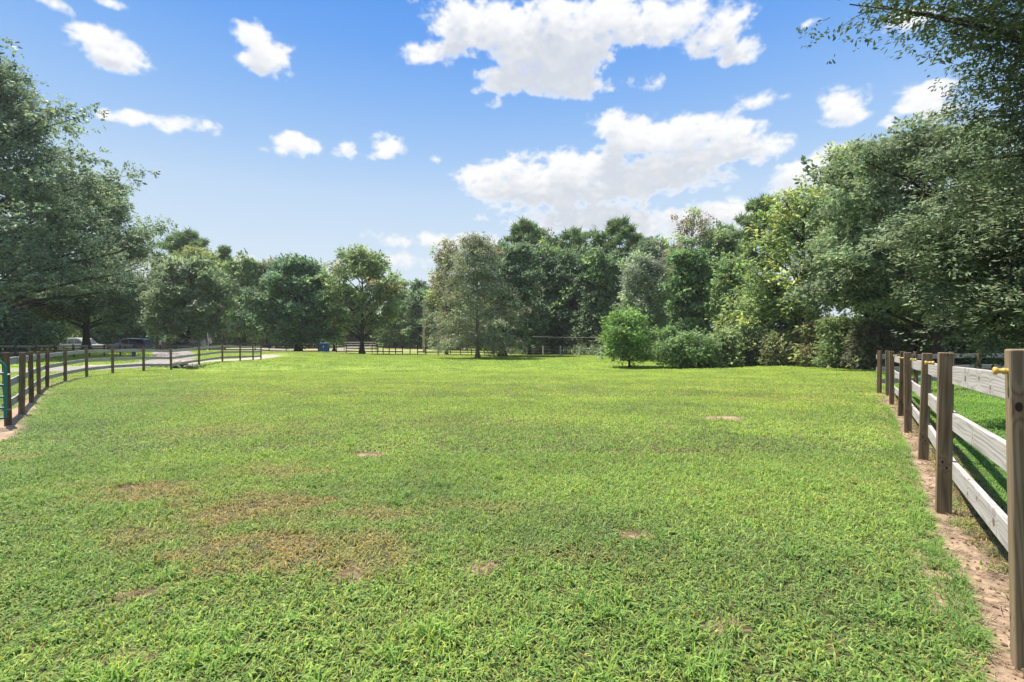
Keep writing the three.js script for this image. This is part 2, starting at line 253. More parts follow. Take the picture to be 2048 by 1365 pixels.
{
  const kinds = [
    { d0: 1.2, d1: 6.2, per: 210, n: 34, R: .085, len: .046, wid: .0064, splay: 1.25 },
    { d0: 5.8, d1: 13.5, per: 60, n: 40, R: .14, len: .05, wid: .010, splay: 1.15 },
    { d0: 13, d1: 30, per: 16, n: 46, R: .27, len: .052, wid: .018, splay: 1.05 },
    { d0: 29, d1: 66, per: 4.2, n: 60, R: .52, len: .065, wid: .034, splay: .95 },
  ];
  kinds.forEach((k, ki) => {
    const r = rngOf(300 + ki), variants = [0, 1, 2].map((v) => ({ g: bladePatch(40 + ki * 5 + v, k.n, k.R, k.len, k.wid, k.splay, SH), m: [], c: [] }));
    const step = 1 / Math.sqrt(k.per), c = [0, 0, 0], q = new THREE.Quaternion(), up = V(0, 1, 0), P = V(0, 0, 0), S = V(1, 1, 1);
    for (let d = k.d0; d < k.d1; d += step) {
      const half = d * 1.06 + 1.6;
      for (let x = -half; x < half; x += step) {
        const gx = x + (r() - .5) * step * 1.4, gd = d + (r() - .5) * step * 1.4, z = -gd; const chance = r(), pick = r(), ang = r() * 6.283, hv = r(), dv = r(), lush = r();
        const edge = smoothstep(gd, k.d0, k.d0 + (k.d1 - k.d0) * .08); if (ki && chance > .2 + edge) continue;
        if (gd > 20 && gx > 26) continue;
        const t = turf(gx, z); if (t.bare > .35 + hv * .5) continue;
        if (gd > 20 && drivesAt(gx, z)) continue;
        if (t.dry > .6 && hv < .25) continue;
        t.dry = clamp(t.dry + (dv - .5) * .45 * (t.dry + .22), 0, 1);
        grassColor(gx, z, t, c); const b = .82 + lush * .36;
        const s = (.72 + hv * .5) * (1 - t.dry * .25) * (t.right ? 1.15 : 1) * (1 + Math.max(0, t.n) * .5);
        q.setFromAxisAngle(up, ang); P.set(gx, land(gx, z), z); S.set(1, s, 1);
        const v = variants[Math.floor(pick * 3)]; v.m.push(new THREE.Matrix4().compose(P, q, S)); v.c.push(c[0] * b, c[1] * b, c[2] * b);
      }
    }
    variants.forEach((v, vi) => { const o = instanced('grass', v.g, grassMat, v.m, v.c); o.userData.label = ['fine green grass blades close in front', 'short mown grass in the middle of the paddock', 'mown grass towards the swale', 'far mown grass before the trees'][ki]; });
  });
  // taller tufts here and there, and dry stalks by the fences
  const r = rngOf(77), tuft = bladePatch(91, 26, .035, .105, .006, .7, SH), m = [], c = [], cc = [0, 0, 0], q = new THREE.Quaternion();
  for (let i = 0; i < 1500; i++) {
    const d = 1.5 + r() ** 1.6 * 14, x = (r() * 2 - 1) * (d * 1.05 + 1), t = turf(x, -d), keep = fbm2(x * .8 + 50, d * .8, 2); const s = .5 + r() * .6, a = r() * 6.28;
    if (t.bare > .5 || keep < .05) continue; grassColor(x, -d, t, cc); q.setFromAxisAngle(V(0, 1, 0), a);
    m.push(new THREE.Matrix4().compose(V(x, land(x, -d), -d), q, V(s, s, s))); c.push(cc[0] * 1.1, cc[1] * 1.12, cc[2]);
  }
  for (let i = 0; i < 420; i++) { const t = r() ** 1.2 * 12, u = Math.min(RIGHT.length - 2, Math.floor(t / 2.45)), f = (t - u * 2.45) / 2.45, a = RIGHT[u], b = RIGHT[u + 1], off = -.10 - r() * .12, x = lerp(a[0], b[0], f) + .82 * off, d = lerp(a[1], b[1], f) - .57 * off, s = .35 + r() * .45; grassColor(x - .3, -d, turf(x - .3, -d), cc); q.setFromAxisAngle(V(0, 1, 0), r() * 6.28); m.push(new THREE.Matrix4().compose(V(x, land(x, -d), -d), q, V(s, s, s))); c.push(...cc); }
  for (let i = 0; i < 520; i++) {                            // rank grass along the right fence's far side
    const t = r() * 16, u = Math.min(RIGHT.length - 2, Math.floor(t / 2.45)), f = (t - u * 2.45) / 2.45, a = RIGHT[u], b = RIGHT[u + 1], off = .16 + r() * .22, x = lerp(a[0], b[0], f) + .82 * off, d = lerp(a[1], b[1], f) - .57 * off, s = .5 + r() * .7, y = r();
    q.setFromAxisAngle(V(0, 1, 0), r() * 6.28); m.push(new THREE.Matrix4().compose(V(x, land(x, -d), -d), q, V(s, s, s))); c.push(lerp(.12, .24, y), lerp(.15, .18, y), .06);
  }
  instanced('grass', tuft, grassMat, m, c).userData.label = 'longer grass tufts standing above the mown turf';
  // low broad-leaved weeds among the grass
  const weed = [bladePatch(93, 11, .018, .038, .015, 1.5, SH), bladePatch(94, 8, .025, .05, .012, 1.3, SH)].map((g) => ({ g, m: [], c: [] }));
  for (let i = 0; i < 3600; i++) {
    const d = 1.5 + r() ** 1.4 * 8, x = (r() * 2 - 1) * (d * 1.05 + 1), t = turf(x, -d), s = .45 + r() * .6, v = weed[i % 2]; if (t.bare > .5 || t.dry > .6 || fbm2(x * 1.4 - 20, d * 1.4, 3) < -.02) continue;
    grassColor(x, -d, t, cc); q.setFromAxisAngle(V(0, 1, 0), r() * 6.28); v.m.push(new THREE.Matrix4().compose(V(x, land(x, -d) + .012, -d), q, V(s, s, s))); v.c.push(cc[0] * .9, cc[1] * .95, cc[2] * .85);
  }
  for (const v of weed) instanced('weeds', v.g, grassMat, v.m, v.c).userData.label = 'low broad leaved weeds growing through the grass';
  // crumbs of soil on the bare strip
  const clod = new THREE.IcosahedronGeometry(.009, 0), cm = [], ccol = [];
  for (let i = 0; i < 1900; i++) {
    const t = -.6 + r() ** 1.3 * 14, u = clamp(Math.floor(t / 2.45), 0, RIGHT.length - 2), f = (t - u * 2.45) / 2.45, a = RIGHT[u], b = RIGHT[u + 1], off = (r() - .62) * .34, x = lerp(a[0], b[0], f) + .82 * off, d = lerp(a[1], b[1], f) - .57 * off, s = .25 + r() ** 2 * 1.1, k = .5 + r() * .6;
    q.setFromEuler(new THREE.Euler(r() * 6, r() * 6, r() * 6)); cm.push(new THREE.Matrix4().compose(V(x, land(x, -d) + .003, -d), q, V(s * 1.3, s * .8, s))); ccol.push(.26 * k, .18 * k, .125 * k);
  }
  instanced('soil_crumbs', clod, new THREE.MeshStandardMaterial({ roughness: 1 }), cm, ccol).userData.label = 'crumbs of dry soil under the right fence';
  // straw and twigs on the bare soil
  const sg = [], sr = rngOf(8);
  for (let i = 0; i < 5; i++) { const b = new THREE.CylinderGeometry(.0022, .0015, .16, 4, 3); const p = b.attributes.position; for (let k = 0; k < p.count; k++) { p.setX(k, p.getX(k) + Math.sin(p.getY(k) * 22) * .006); } b.rotateZ(Math.PI / 2 + (sr() - .5) * .15); b.rotateY(sr() * 6.28); b.translate((sr() - .5) * .1, .004 + sr() * .01, (sr() - .5) * .1); sg.push(b); }
  const straw = merged(sg), sm = [], sc = [];
  for (let i = 0; i < 800; i++) {
    const t = -.6 + r() ** 1.4 * 15, u = clamp(Math.floor(t / 2.45), 0, RIGHT.length - 2), f = (t - u * 2.45) / 2.45, a = RIGHT[u], b = RIGHT[u + 1], off = (r() - .6) * .4, x = lerp(a[0], b[0], f) + .82 * off, d = lerp(a[1], b[1], f) - .57 * off, s = .2 + r() ** 2 * .7, y = r();
    q.setFromAxisAngle(V(0, 1, 0), r() * 6.28); sm.push(new THREE.Matrix4().compose(V(x, land(x, -d) + .004, -d), q, V(s, s, s))); sc.push(lerp(.1, .42, y), lerp(.065, .34, y), lerp(.045, .24, y));
  }
  for (const [bx, bd, ra, rb] of BARE) for (let i = 0; i < 26; i++) { const an = r() * 6.28, k = Math.sqrt(r()), x = bx + Math.cos(an) * ra * k, d = bd + Math.sin(an) * rb * k, s = .15 + r() * .4, y = r(); q.setFromAxisAngle(V(0, 1, 0), r() * 6.28); sm.push(new THREE.Matrix4().compose(V(x, land(x, -d) + .004, -d), q, V(s, s, s))); sc.push(lerp(.1, .36, y), lerp(.065, .27, y), lerp(.04, .16, y)); }
  instanced('straw', straw, new THREE.MeshStandardMaterial({ roughness: .9 }), sm, sc).userData.label = 'dry straw and twigs lying on the bare soil';
}

// ------------------------------------------------------------------ timber
function timberTex(seed, knots, light, dark, knotC, freq, w = 256, h = 1024) {
  const ns = createNoise3D(rngOf(seed));
  return dataTex(w, h, (u, v) => {
    let ph = u * freq + ns(u * .9, v * .8, seed) * 1.9 + ns(u * 2, v * 3, seed + 3) * .22, kn = 0, halo = 0;
    for (const [ku, kv, kr] of knots) { const q = Math.hypot((u - ku) / kr, (v - kv) * 11 / kr); ph += 2.4 * Math.exp(-q * q * .16) * Math.sign(u - ku + .001) * (1 - Math.exp(-q)); kn = Math.max(kn, 1 - smoothstep(q, .7, 1.05)); halo = Math.max(halo, Math.exp(-q * q * .2)); }
    const g = Math.pow(.5 + .5 * Math.sin(ph * 6.283), 2.2), fine = ns(u * 60, v * 4, 9) * .5 + ns(u * 120, v * 9, 4) * .35, st = ns(u * 3, v * 2.5, 20) * .5 + .5, k = clamp(g * .42 + fine * .30 + st * .38 + ns(u * 26, v * 1.5, 40) * .18 - .06 + halo * .12, 0, 1);
    return [0, 1, 2].map((c) => lerp(lerp(light[c], dark[c], k), knotC[c], kn));
  });
}
const L255 = (r, g, b) => [r / 255, g / 255, b / 255];
const mirrored = (t) => { t.wrapS = t.wrapT = THREE.MirroredRepeatWrapping; return t; };
const grey = { light: [.78, .77, .75], dark: [.27, .27, .28], knot: [.22, .15, .10] };
const postTex = [
  timberTex(3, [[.27, .815, .14], [.6, .30, .09], [.3, .12, .08]], [.56, .51, .43], [.33, .28, .215], [.16, .115, .085], 4), timberTex(9, [[.35, .40, .09], [.62, .375, .07], [.55, .9, .05]], [.54, .48, .40], [.31, .255, .195], [.15, .10, .07], 4), timberTex(17, [[.5, .55, .1], [.4, .33, .1]], [.52, .44, .33], [.24, .18, .12], [.07, .045, .03], 6),
];
const railTex = [timberTex(21, [[.55, .35, .2], [.4, .62, .12], [.7, .8, .12]], grey.light, grey.dark, grey.knot, 4), timberTex(27, [[.4, .2, .12], [.5, .7, .1]], grey.light, grey.dark, [.25, .22, .2], 5), timberTex(33, [[.6, .5, .08]], grey.light, grey.dark, [.28, .24, .2], 3.5)];
[...postTex, ...railTex].forEach(mirrored);
const postMats = postTex.map((t) => new THREE.MeshStandardMaterial({ map: t, bumpMap: t, bumpScale: .0025, roughness: .88 }));
postMats[0].color.setRGB(.86, .84, .78); postMats[1].color.setRGB(.80, .76, .69); postMats[2].color.setRGB(.64, .64, .63);
for (const m of postMats) m.map.colorSpace = THREE.SRGBColorSpace;
const railMats = railTex.map((t) => new THREE.MeshStandardMaterial({ map: t, bumpMap: t, bumpScale: .002, roughness: .85 }));
railMats.forEach((m) => m.color.setRGB(.50, .50, .52));
const farMats = postTex.map((t) => { const m = new THREE.MeshStandardMaterial({ map: t, roughness: .9 }); m.color.setRGB(.30, .24, .19); return m; });
const farRail = railTex.map((t) => { const m = new THREE.MeshStandardMaterial({ map: t, roughness: .9 }); m.color.setRGB(.30, .27, .24); return m; });
// a sawn length of timber along +y, texture running along the grain
const sawnCache = new Map();
function sawn(w, L, t, shift, rounds = .007, near = true) {
  const key = [w, L.toFixed(2), t, shift, near].join(); if (sawnCache.has(key)) return sawnCache.get(key);
  const g = near ? new RoundedBoxGeometry(w, L, t, 2, rounds) : new THREE.BoxGeometry(w, L, t), p = g.attributes.position, n = g.attributes.normal, uv = new Float32Array(p.count * 2);
  for (let i = 0; i < p.count; i++) {
    const ax = Math.abs(n.getX(i)), ay = Math.abs(n.getY(i)), az = Math.abs(n.getZ(i));
    if (ay > ax && ay > az) { uv[2 * i] = p.getX(i) * 4 + shift; uv[2 * i + 1] = p.getZ(i) * .3 + shift; } else { const across = az >= ax ? p.getX(i) / w : p.getZ(i) / w + .31; uv[2 * i] = across + .5; uv[2 * i + 1] = p.getY(i) / 1.7 + .5 + shift; }
  }
  g.setAttribute('uv', new THREE.BufferAttribute(uv, 2)); g.translate(0, L / 2, 0); sawnCache.set(key, g); return g;
}
function fence(o) {                                          // o: name, label, line [[x, d]], heights of rails, side the rails hang on, sizes and materials
  const r = rngOf(o.seed), T = thing('wooden_fence', o.label, 'fence', [o.line[0][0], 0, -o.line[0][1]]), ox = o.line[0][0], oz = -o.line[0][1], near = o.near;
  const pw = o.post ?? [.096, .088];
  o.line.forEach(([x, d], i) => {
    const a = o.line[Math.max(0, i - 1)], b = o.line[Math.min(o.line.length - 1, i + 1)], ang = Math.atan2(b[0] - a[0], b[1] - a[1]);     // turn so that local -z runs along the fence
    const H = (o.tops ? o.tops[i] : o.h + (r() - .5) * .03), m = o.postMats[o.pick ? o.pick[i] : Math.floor(r() * o.postMats.length)];
    const p = obj('post', sawn(pw[0], H + .25, pw[1], [.04, 0, -.04][i % 3], .008, near), m, T);
    p.position.set(x - ox, land(x, -d) - .25, -d - oz); p.rotation.set((r() - .5) * .02, -ang, (r() - .5) * .03 + (o.leans?.[i] ?? 0));
    if (o.tape) for (const k of [1]) { }
  });
  for (let i = 0; i + 1 < o.line.length; i++) {
    if (o.gaps?.includes(i)) continue;
    const [ax, ad] = o.line[i], [bx, bd] = o.line[i + 1], ux = bx - ax, uz = -(bd - ad), L = Math.hypot(ux, uz), sx = -uz / L * o.side, sz = ux / L * o.side, off = pw[0] / 2 + .021;
    for (const h of o.rails) {
      if (o.skip?.(i, h)) continue;
      const A = V(ax + sx * off - ox, land(ax, -ad) + h + (r() - .5) * .02, -ad + sz * off - oz), B = V(bx + sx * off - ox, land(bx, -bd) + h + (r() - .5) * .02, -bd + sz * off - oz), D = B.clone().sub(A), len = D.length();
      const m = obj('rail', sawn(.14, Math.round((len - .006) * 100) / 100, .036, [0, .23, .51, .8][Math.floor(r() * 4)], .005, near), o.railMats[Math.floor(r() * o.railMats.length)], T);
      const y = D.normalize(), zz = V(sx, 0, sz), xx = y.clone().cross(zz).normalize(), z2 = xx.clone().cross(y);
      m.matrixAutoUpdate = true; m.quaternion.setFromRotationMatrix(new THREE.Matrix4().makeBasis(xx, y, z2)); m.position.copy(A).addScaledVector(y, .003);
    }
  }
  return T;
}
const rightFence = fence({ seed: 1, near: true, label: 'near weathered timber rail fence on the right with yellow insulators on its posts', line: [[.64, .03], ...RIGHT], h: 1.28, tops: [1.28, 1.285, 1.28, 1.275, 1.285, 1.28, 1.28, 1.29], leans: [0, 0, 0, -.035, -.012, -.03, 0, .012], pick: [0, 0, 1, 1, 1, 2, 1, 0], rails: [1.10, .735, .345], side: 1, postMats: postMats, railMats });
fence({ seed: 4, near: true, label: 'timber rail fence crossing behind the right fence under the trees', line: [[10.95, 14.9], [wx(1833, 16), 16], [wx(1957, 16.9), 16.9], [18.2, 17.6], [20.6, 18.2], [23, 18.8]], h: 1.27, rails: [1.10, .72, .36], side: -1, postMats: [postMats[2]], railMats });
fence({ seed: 6, near: true, label: 'long timber three-rail fence curving along the left of the paddock', line: LEFT, h: 1.27, rails: [1.10, .70, .32], side: -1, postMats: [postMats[1], postMats[1], postMats[2]], pick: [2, 1, 2, 1, 2, 1, 1, 1, 1, 1, 1, 1, 1, 1, 1], leans: [.03, 0, 0, .012, 0, 0, 0, 0, 0, 0, 0, 0, 0, 0, 0], railMats });
const atPx = (list, d0, d1) => list.map((p, i) => { const d = lerp(d0, d1, i / (list.length - 1)); return [wx(p, d), d]; });
fence({ seed: 8, label: 'dark rail fence across the lawn beyond the driveway on the far left', line: atPx([-60, -10, 30, 72, 108, 147, 178, 208, 240, 268], 36, 45), h: 1.05, rails: [.95, .45], side: -1, postMats: farMats, railMats: farRail });
fence({ seed: 9, label: 'dark roadside fence running in front of the parked cars', line: atPx([-40, 10, 45, 80, 112, 145, 180, 215, 250, 285, 320, 352, 385, 418, 450], 54.5, 55), h: .62, rails: [.44, .2], side: -1, postMats: farMats, railMats: farRail });
fence({ seed: 10, label: 'dark rail fence along the far edge of the paddock left of the middle', line: [...atPx([420, 450, 480, 510, 538, 572, 605, 636, 656, 673, 692, 718, 744, 755], 66, 69)], h: 1.2, rails: [1.08, .68, .3], side: -1, skip: (i, h) => i > 6 && i < 10, postMats: farMats, railMats: farRail });
fence({ seed: 12, label: 'low rail fence dipping along the far edge towards the pale tree', line: atPx([755, 766, 778, 791, 805, 820, 835, 851], 69, 64), h: 1.05, rails: [.95, .35], side: -1, skip: (i, h) => i > 3 && h < .5 && i < 6, postMats: farMats, railMats: farRail });
fence({ seed: 14, label: 'dark two-rail fence behind the trunk of the pale tree', line: atPx([852, 877, 901, 921, 943, 969, 990, 1003], 63, 66), h: 1.1, rails: [.95, .32], side: -1, postMats: farMats, railMats: farRail });
// posts and wire at the wood's edge
{
  const spots = [[994, 66], [1022, 64], [1053.5, 62], [1086, 58.5], [1121, 54.5], [1159, 50.5], [1202, 46.5], [1240, 39]], T = thing('wire_fence', 'wire fence on pale posts at the edge of the middle wood', 'fence', [wx(994, 66), 0, -66]);
  const ox = T.position.x, oz = T.position.z, wires = [], r = rngOf(3);
  const pm = std([.55, .52, .46], .9);
  spots.forEach(([p, d], i) => { const x = wx(p, d), g = new THREE.CylinderGeometry(.065, .075, 1.35, 8); g.translate(0, .45, 0); const m = obj('post', g, pm, T); m.position.set(x - ox, land(x, -d), -d - oz); m.rotation.set((r() - .5) * .05, r() * 3, (r() - .5) * .06); });
  for (const h of [.35, .7, 1.0]) wires.push(new THREE.TubeGeometry(new THREE.CatmullRomCurve3(spots.map(([p, d]) => V(wx(p, d) - ox, land(wx(p, d), -d) + h, -d - oz + .07)), false, 'catmullrom', 0), 60, .006, 4));
  obj('wire', merged(wires), std([.3, .3, .3], .5, { metalness: .6 }), T);
}
// insulators on the right fence's posts
{
  const pts = [[0, -.052], [.012, -.052], [.016, -.048], [.016, -.040], [.011, -.036], [.010, -.026], [.013, -.022], [.0135, -.016], [.011, -.012], [.012, -.004], [.016, 0], [.016, .008], [0, .008]].map(([a, b]) => new THREE.Vector2(a, b));
  const g = new THREE.LatheGeometry(pts, 18), ym = std([.48, .33, .07], .5);
  RIGHT.slice(0, 5).forEach(([x, d], i) => { const m = obj('insulator', g, ym, rightFence), ang = Math.atan2(1.42, 2), y = land(x, -d) + 1.28 - .085; m.rotation.set(0, 0, Math.PI / 2); m.rotation.y = -ang; const nx = -.82, nz = -.57; m.quaternion.setFromUnitVectors(V(0, -1, 0), V(nx, 0, nz)); m.position.set(x + nx * .062 - .57 * .022 - rightFence.position.x, y, -d + nz * .062 + .82 * .022 - rightFence.position.z); });
}
// green tubular gate on the left
{
  const d0 = 8.55, x0 = wx(10, d0), T = thing('gate', 'teal green tubular steel farm gate hung at the left edge', 'gate', [x0, land(x0, -d0), -d0], Math.atan2(.80, .60));
  const m = std([.01, .16, .14], .4), L = 2.6, tube = (a, b, rr) => new THREE.TubeGeometry(new THREE.LineCurve3(a, b), 1, rr, 10);
  const rr = .16, top = 1.14, bot = .16, c = new THREE.CurvePath();
  c.add(new THREE.LineCurve3(V(0, bot, 0), V(0, top - rr, 0))); c.add(new THREE.QuadraticBezierCurve3(V(0, top - rr, 0), V(0, top, 0), V(-rr, top, 0))); c.add(new THREE.LineCurve3(V(-rr, top, 0), V(-L + rr, top, 0))); c.add(new THREE.QuadraticBezierCurve3(V(-L + rr, top, 0), V(-L, top, 0), V(-L, top - rr, 0))); c.add(new THREE.LineCurve3(V(-L, top - rr, 0), V(-L, bot, 0)));
  obj('gate_frame', new THREE.TubeGeometry(c, 90, .024, 10), m, T);
  for (const h of [.16, .33, .52, .72, .92]) obj('gate_rail', tube(V(0, h, 0), V(-L, h, 0), .021), m, T);
  obj('brace', tube(V(-L / 2, .16, .004), V(-L / 2, top, .004), .02), m, T);
  for (const h of [.3, .9]) { const g = new THREE.TorusGeometry(.03, .009, 8, 14); g.rotateX(Math.PI / 2); const k = obj('hinge', g, std([.3, .3, .3], .5, { metalness: .8 }), T); k.position.set(.035, h, 0); }
}
// culvert under the drive
{
  const d = 30.0, x = wx(350.5, d), y = wy(739, d), T = thing('culvert', 'dark culvert pipe mouth under the gravel crossing by the left fence', 'culvert', [x, y, -d]);
  const ring = new THREE.LatheGeometry([[.2, 0], [.2, 3.2], [.27, 3.2], [.28, .02], [.27, 0], [.2, 0]].map(([a, b]) => new THREE.Vector2(a, b)), 28); ring.rotateX(-Math.PI / 2); ring.rotateY(.35);
  obj('pipe', ring, std([.32, .30, .28], .85), T);
  const r = rngOf(31), st = std([.36, .32, .27], .95);
  for (let i = 0; i < 26; i++) { const s = .1 + r() * .16, g = new THREE.IcosahedronGeometry(s, 1), p = g.attributes.position; for (let k = 0; k < p.count; k++) { const q = V(p.getX(k), p.getY(k), p.getZ(k)), f = 1 + n3(q.x * 6 + i, q.y * 6, q.z * 6) * .25; p.setXYZ(k, q.x * f, q.y * f * .6, q.z * f); } g.computeVertexNormals(); const a = -2.6 + i / 25 * 3.3, m = obj('stone', g, st, T); m.position.set(a, (Math.abs(a) < .32 ? .34 : .16) + (r() - .5) * .12, -.25 - r() * .5); }
}

// ------------------------------------------------------------------ trees
const LEAF = [3.7, 3.75, 3.7];                            // tints below are for dry prints; living leaves also pass light
const leafMats = {};
function leafMat(key, coat = .25, trans = .5) { return leafMats[key + coat + trans] ??= new THREE.MeshPhysicalMaterial({ vertexColors: true, roughness: .92, transmission: trans, thickness: 0, clearcoat: coat * .7, clearcoatRoughness: .4, specularIntensity: .5, side: THREE.DoubleSide }); }
// a spray of leaves: R radius, n leaves, size L x W, flat: how level the leaves lie
function spray(seed, n, R, L, W, flat, squash = .7, droop = 0) {
  const r = rngOf(seed), pos = [], nor = [], col = []; let hub;
  for (let i = 0; i < n; i++) {
    if (i % 6 === 0) { const u = r() * 2 - 1, a = r() * 6.283, q = R * Math.cbrt(.1 + .9 * r()), s = Math.sqrt(1 - u * u); hub = V(Math.cos(a) * s * q, u * q * squash, Math.sin(a) * s * q); }
    const c = hub.clone().add(V((r() - .5) * R * .62, (r() - .5) * R * .4, (r() - .5) * R * .62));
    const dir = V(c.x, 0, c.z).normalize().multiplyScalar(.7).add(V(r() - .5, (r() - .5) * (1.6 - flat) - droop, r() - .5)).normalize(), up = V((r() - .5) * (1.9 - flat), .35 + flat * .6, (r() - .5) * (1.9 - flat)).normalize(), side = dir.clone().cross(up).normalize(), nn = side.clone().cross(dir).normalize(); if (nn.y < 0) nn.negate();
    const l = L * (.65 + r() * .7), w = W * (.65 + r() * .7) * .5, k = .5 + Math.pow(r(), 1.3) * 1.15, y = r(), t = [k * (y > .86 ? 1.5 : 1), k * (y > .86 ? 1.25 : 1), k];
    const v = [c, c.clone().addScaledVector(dir, l * .5).addScaledVector(side, w).addScaledVector(nn, -w * .35), c.clone().addScaledVector(dir, l).addScaledVector(nn, -l * .12), c.clone().addScaledVector(dir, l * .5).addScaledVector(side, -w).addScaledVector(nn, -w * .35)];
    for (const f of [[0, 1, 2], [0, 2, 3]]) { const e = v[f[1]].clone().sub(v[f[0]]).cross(v[f[2]].clone().sub(v[f[0]])).normalize(); if (e.dot(nn) < 0) { e.negate(); f.reverse(); } for (const p of f) { pos.push(v[p].x, v[p].y, v[p].z); nor.push(e.x, e.y, e.z); col.push(...t); } }
  }
  const g = new THREE.BufferGeometry(); g.setAttribute('position', new THREE.Float32BufferAttribute(pos, 3)); g.setAttribute('normal', new THREE.Float32BufferAttribute(nor, 3)); g.setAttribute('color', new THREE.Float32BufferAttribute(col, 3)); return g;
}
function needles(seed, n, R, W) {
  const r = rngOf(seed), pos = [], nor = [], col = [];
  for (let i = 0; i < n; i++) {
    const o = V((r() - .5) * R * .8, (r() - .5) * R * .5, (r() - .5) * R * .8), dir = V(r() * 2 - 1, r() * 1.5 - .5, r() * 2 - 1).normalize(), side = dir.clone().cross(V(r() - .5, r() - .5, r() - .5)).normalize(), nn = side.clone().cross(dir), l = R * (.5 + r() * .5), k = .7 + r() * .6;
    if (nn.y < 0) { nn.negate(); side.negate(); }
    for (const p of [o.clone().addScaledVector(side, -W), o.clone().addScaledVector(side, W), o.clone().addScaledVector(dir, l)]) { pos.push(p.x, p.y, p.z); nor.push(nn.x, nn.y, nn.z); col.push(k, k, k); }
  }
  const g = new THREE.BufferGeometry(); g.setAttribute('position', new THREE.Float32BufferAttribute(pos, 3)); g.setAttribute('normal', new THREE.Float32BufferAttribute(nor, 3)); g.setAttribute('color', new THREE.Float32BufferAttribute(col, 3)); return g;
}
const SPRAY = {
  near: spray(1, 30, .30, .085, .036, .9, .8), oak: spray(2, 34, .55, .22, .11, .5), mid: spray(3, 30, .62, .27, .14, .45), far: spray(4, 28, .85, .42, .24, .4), fine: spray(5, 40, .6, .22, .06, .5, .5, .25), bush: spray(6, 36, .42, .22, .08, .4, .9), pine: needles(7, 60, .5, .035), vine: spray(8, 30, .5, .28, .18, .4),
};
function limb(points, r0, r1, rad = 5, seg = 7) {              // tapered tube through points
  const c = new THREE.CatmullRomCurve3(points), fr = c.computeFrenetFrames(seg, false), pos = [], nor = [], idx = [], uv = [];
  for (let i = 0; i <= seg; i++) { const t = i / seg, p = c.getPoint(t), R = lerp(r0, r1, Math.pow(t, .8)); for (let j = 0; j <= rad; j++) { const a = j / rad * 6.283, n = fr.normals[i].clone().multiplyScalar(Math.cos(a)).addScaledVector(fr.binormals[i], Math.sin(a)); pos.push(p.x + n.x * R, p.y + n.y * R, p.z + n.z * R); nor.push(n.x, n.y, n.z); uv.push(j / rad * 2, t * 6); if (i && j) { const q = i * (rad + 1) + j, s = q - rad - 1; idx.push(s - 1, s, q, s - 1, q, q - 1); } } }
  const g = new THREE.BufferGeometry(); g.setAttribute('position', new THREE.Float32BufferAttribute(pos, 3)); g.setAttribute('normal', new THREE.Float32BufferAttribute(nor, 3)); g.setAttribute('uv', new THREE.Float32BufferAttribute(uv, 2)); g.setIndex(idx); return g;
}
const barkTex = dataTex(128, 256, (u, v) => { const k = .62 + tile(u, v, 14, 3) * .2 + tile(u * 3 % 1, v * .5, 26, 5) * .25 + tile(u, v, 50, 1) * .15; return [k, k * .98, k * .95]; });
const barks = {}; const bark = (rgb) => barks[rgb] ??= (() => { const m = new THREE.MeshStandardMaterial({ map: barkTex, bumpMap: barkTex, bumpScale: .03, roughness: .95 }); m.color.setRGB(...rgb); return m; })();
const SHAPES = {
  spire: (t) => (t < .12 ? .8 + t * 1.6 : Math.pow(1 - (t - .12) / .88, .62) * .98 + .06),
  oak: (t) => Math.pow(Math.sin(Math.PI * clamp(.16 + t * .8, 0, 1)), .6), round: (t) => Math.pow(Math.sin(Math.PI * clamp(.1 + t * .87, 0, 1)), .65), cone: (t) => Math.pow(1 - t, .8) * .95 + .1, tall: (t) => .75 * Math.pow(Math.sin(Math.PI * clamp(.08 + t * .88, 0, 1)), .5) + .15 * (1 - t), pine: (t) => .45 + .6 * Math.sin(Math.PI * clamp(t * .9 + .1, 0, 1)), bush: (t) => Math.sqrt(Math.max(0, 1 - t * t * .92)), low: (t) => .92 * (1 - .85 * t * t),
};
const DARK = [.085, .073, .06], GREY = [.16, .145, .125], PALE = [.30, .29, .26], PINEB = [.15, .105, .075];
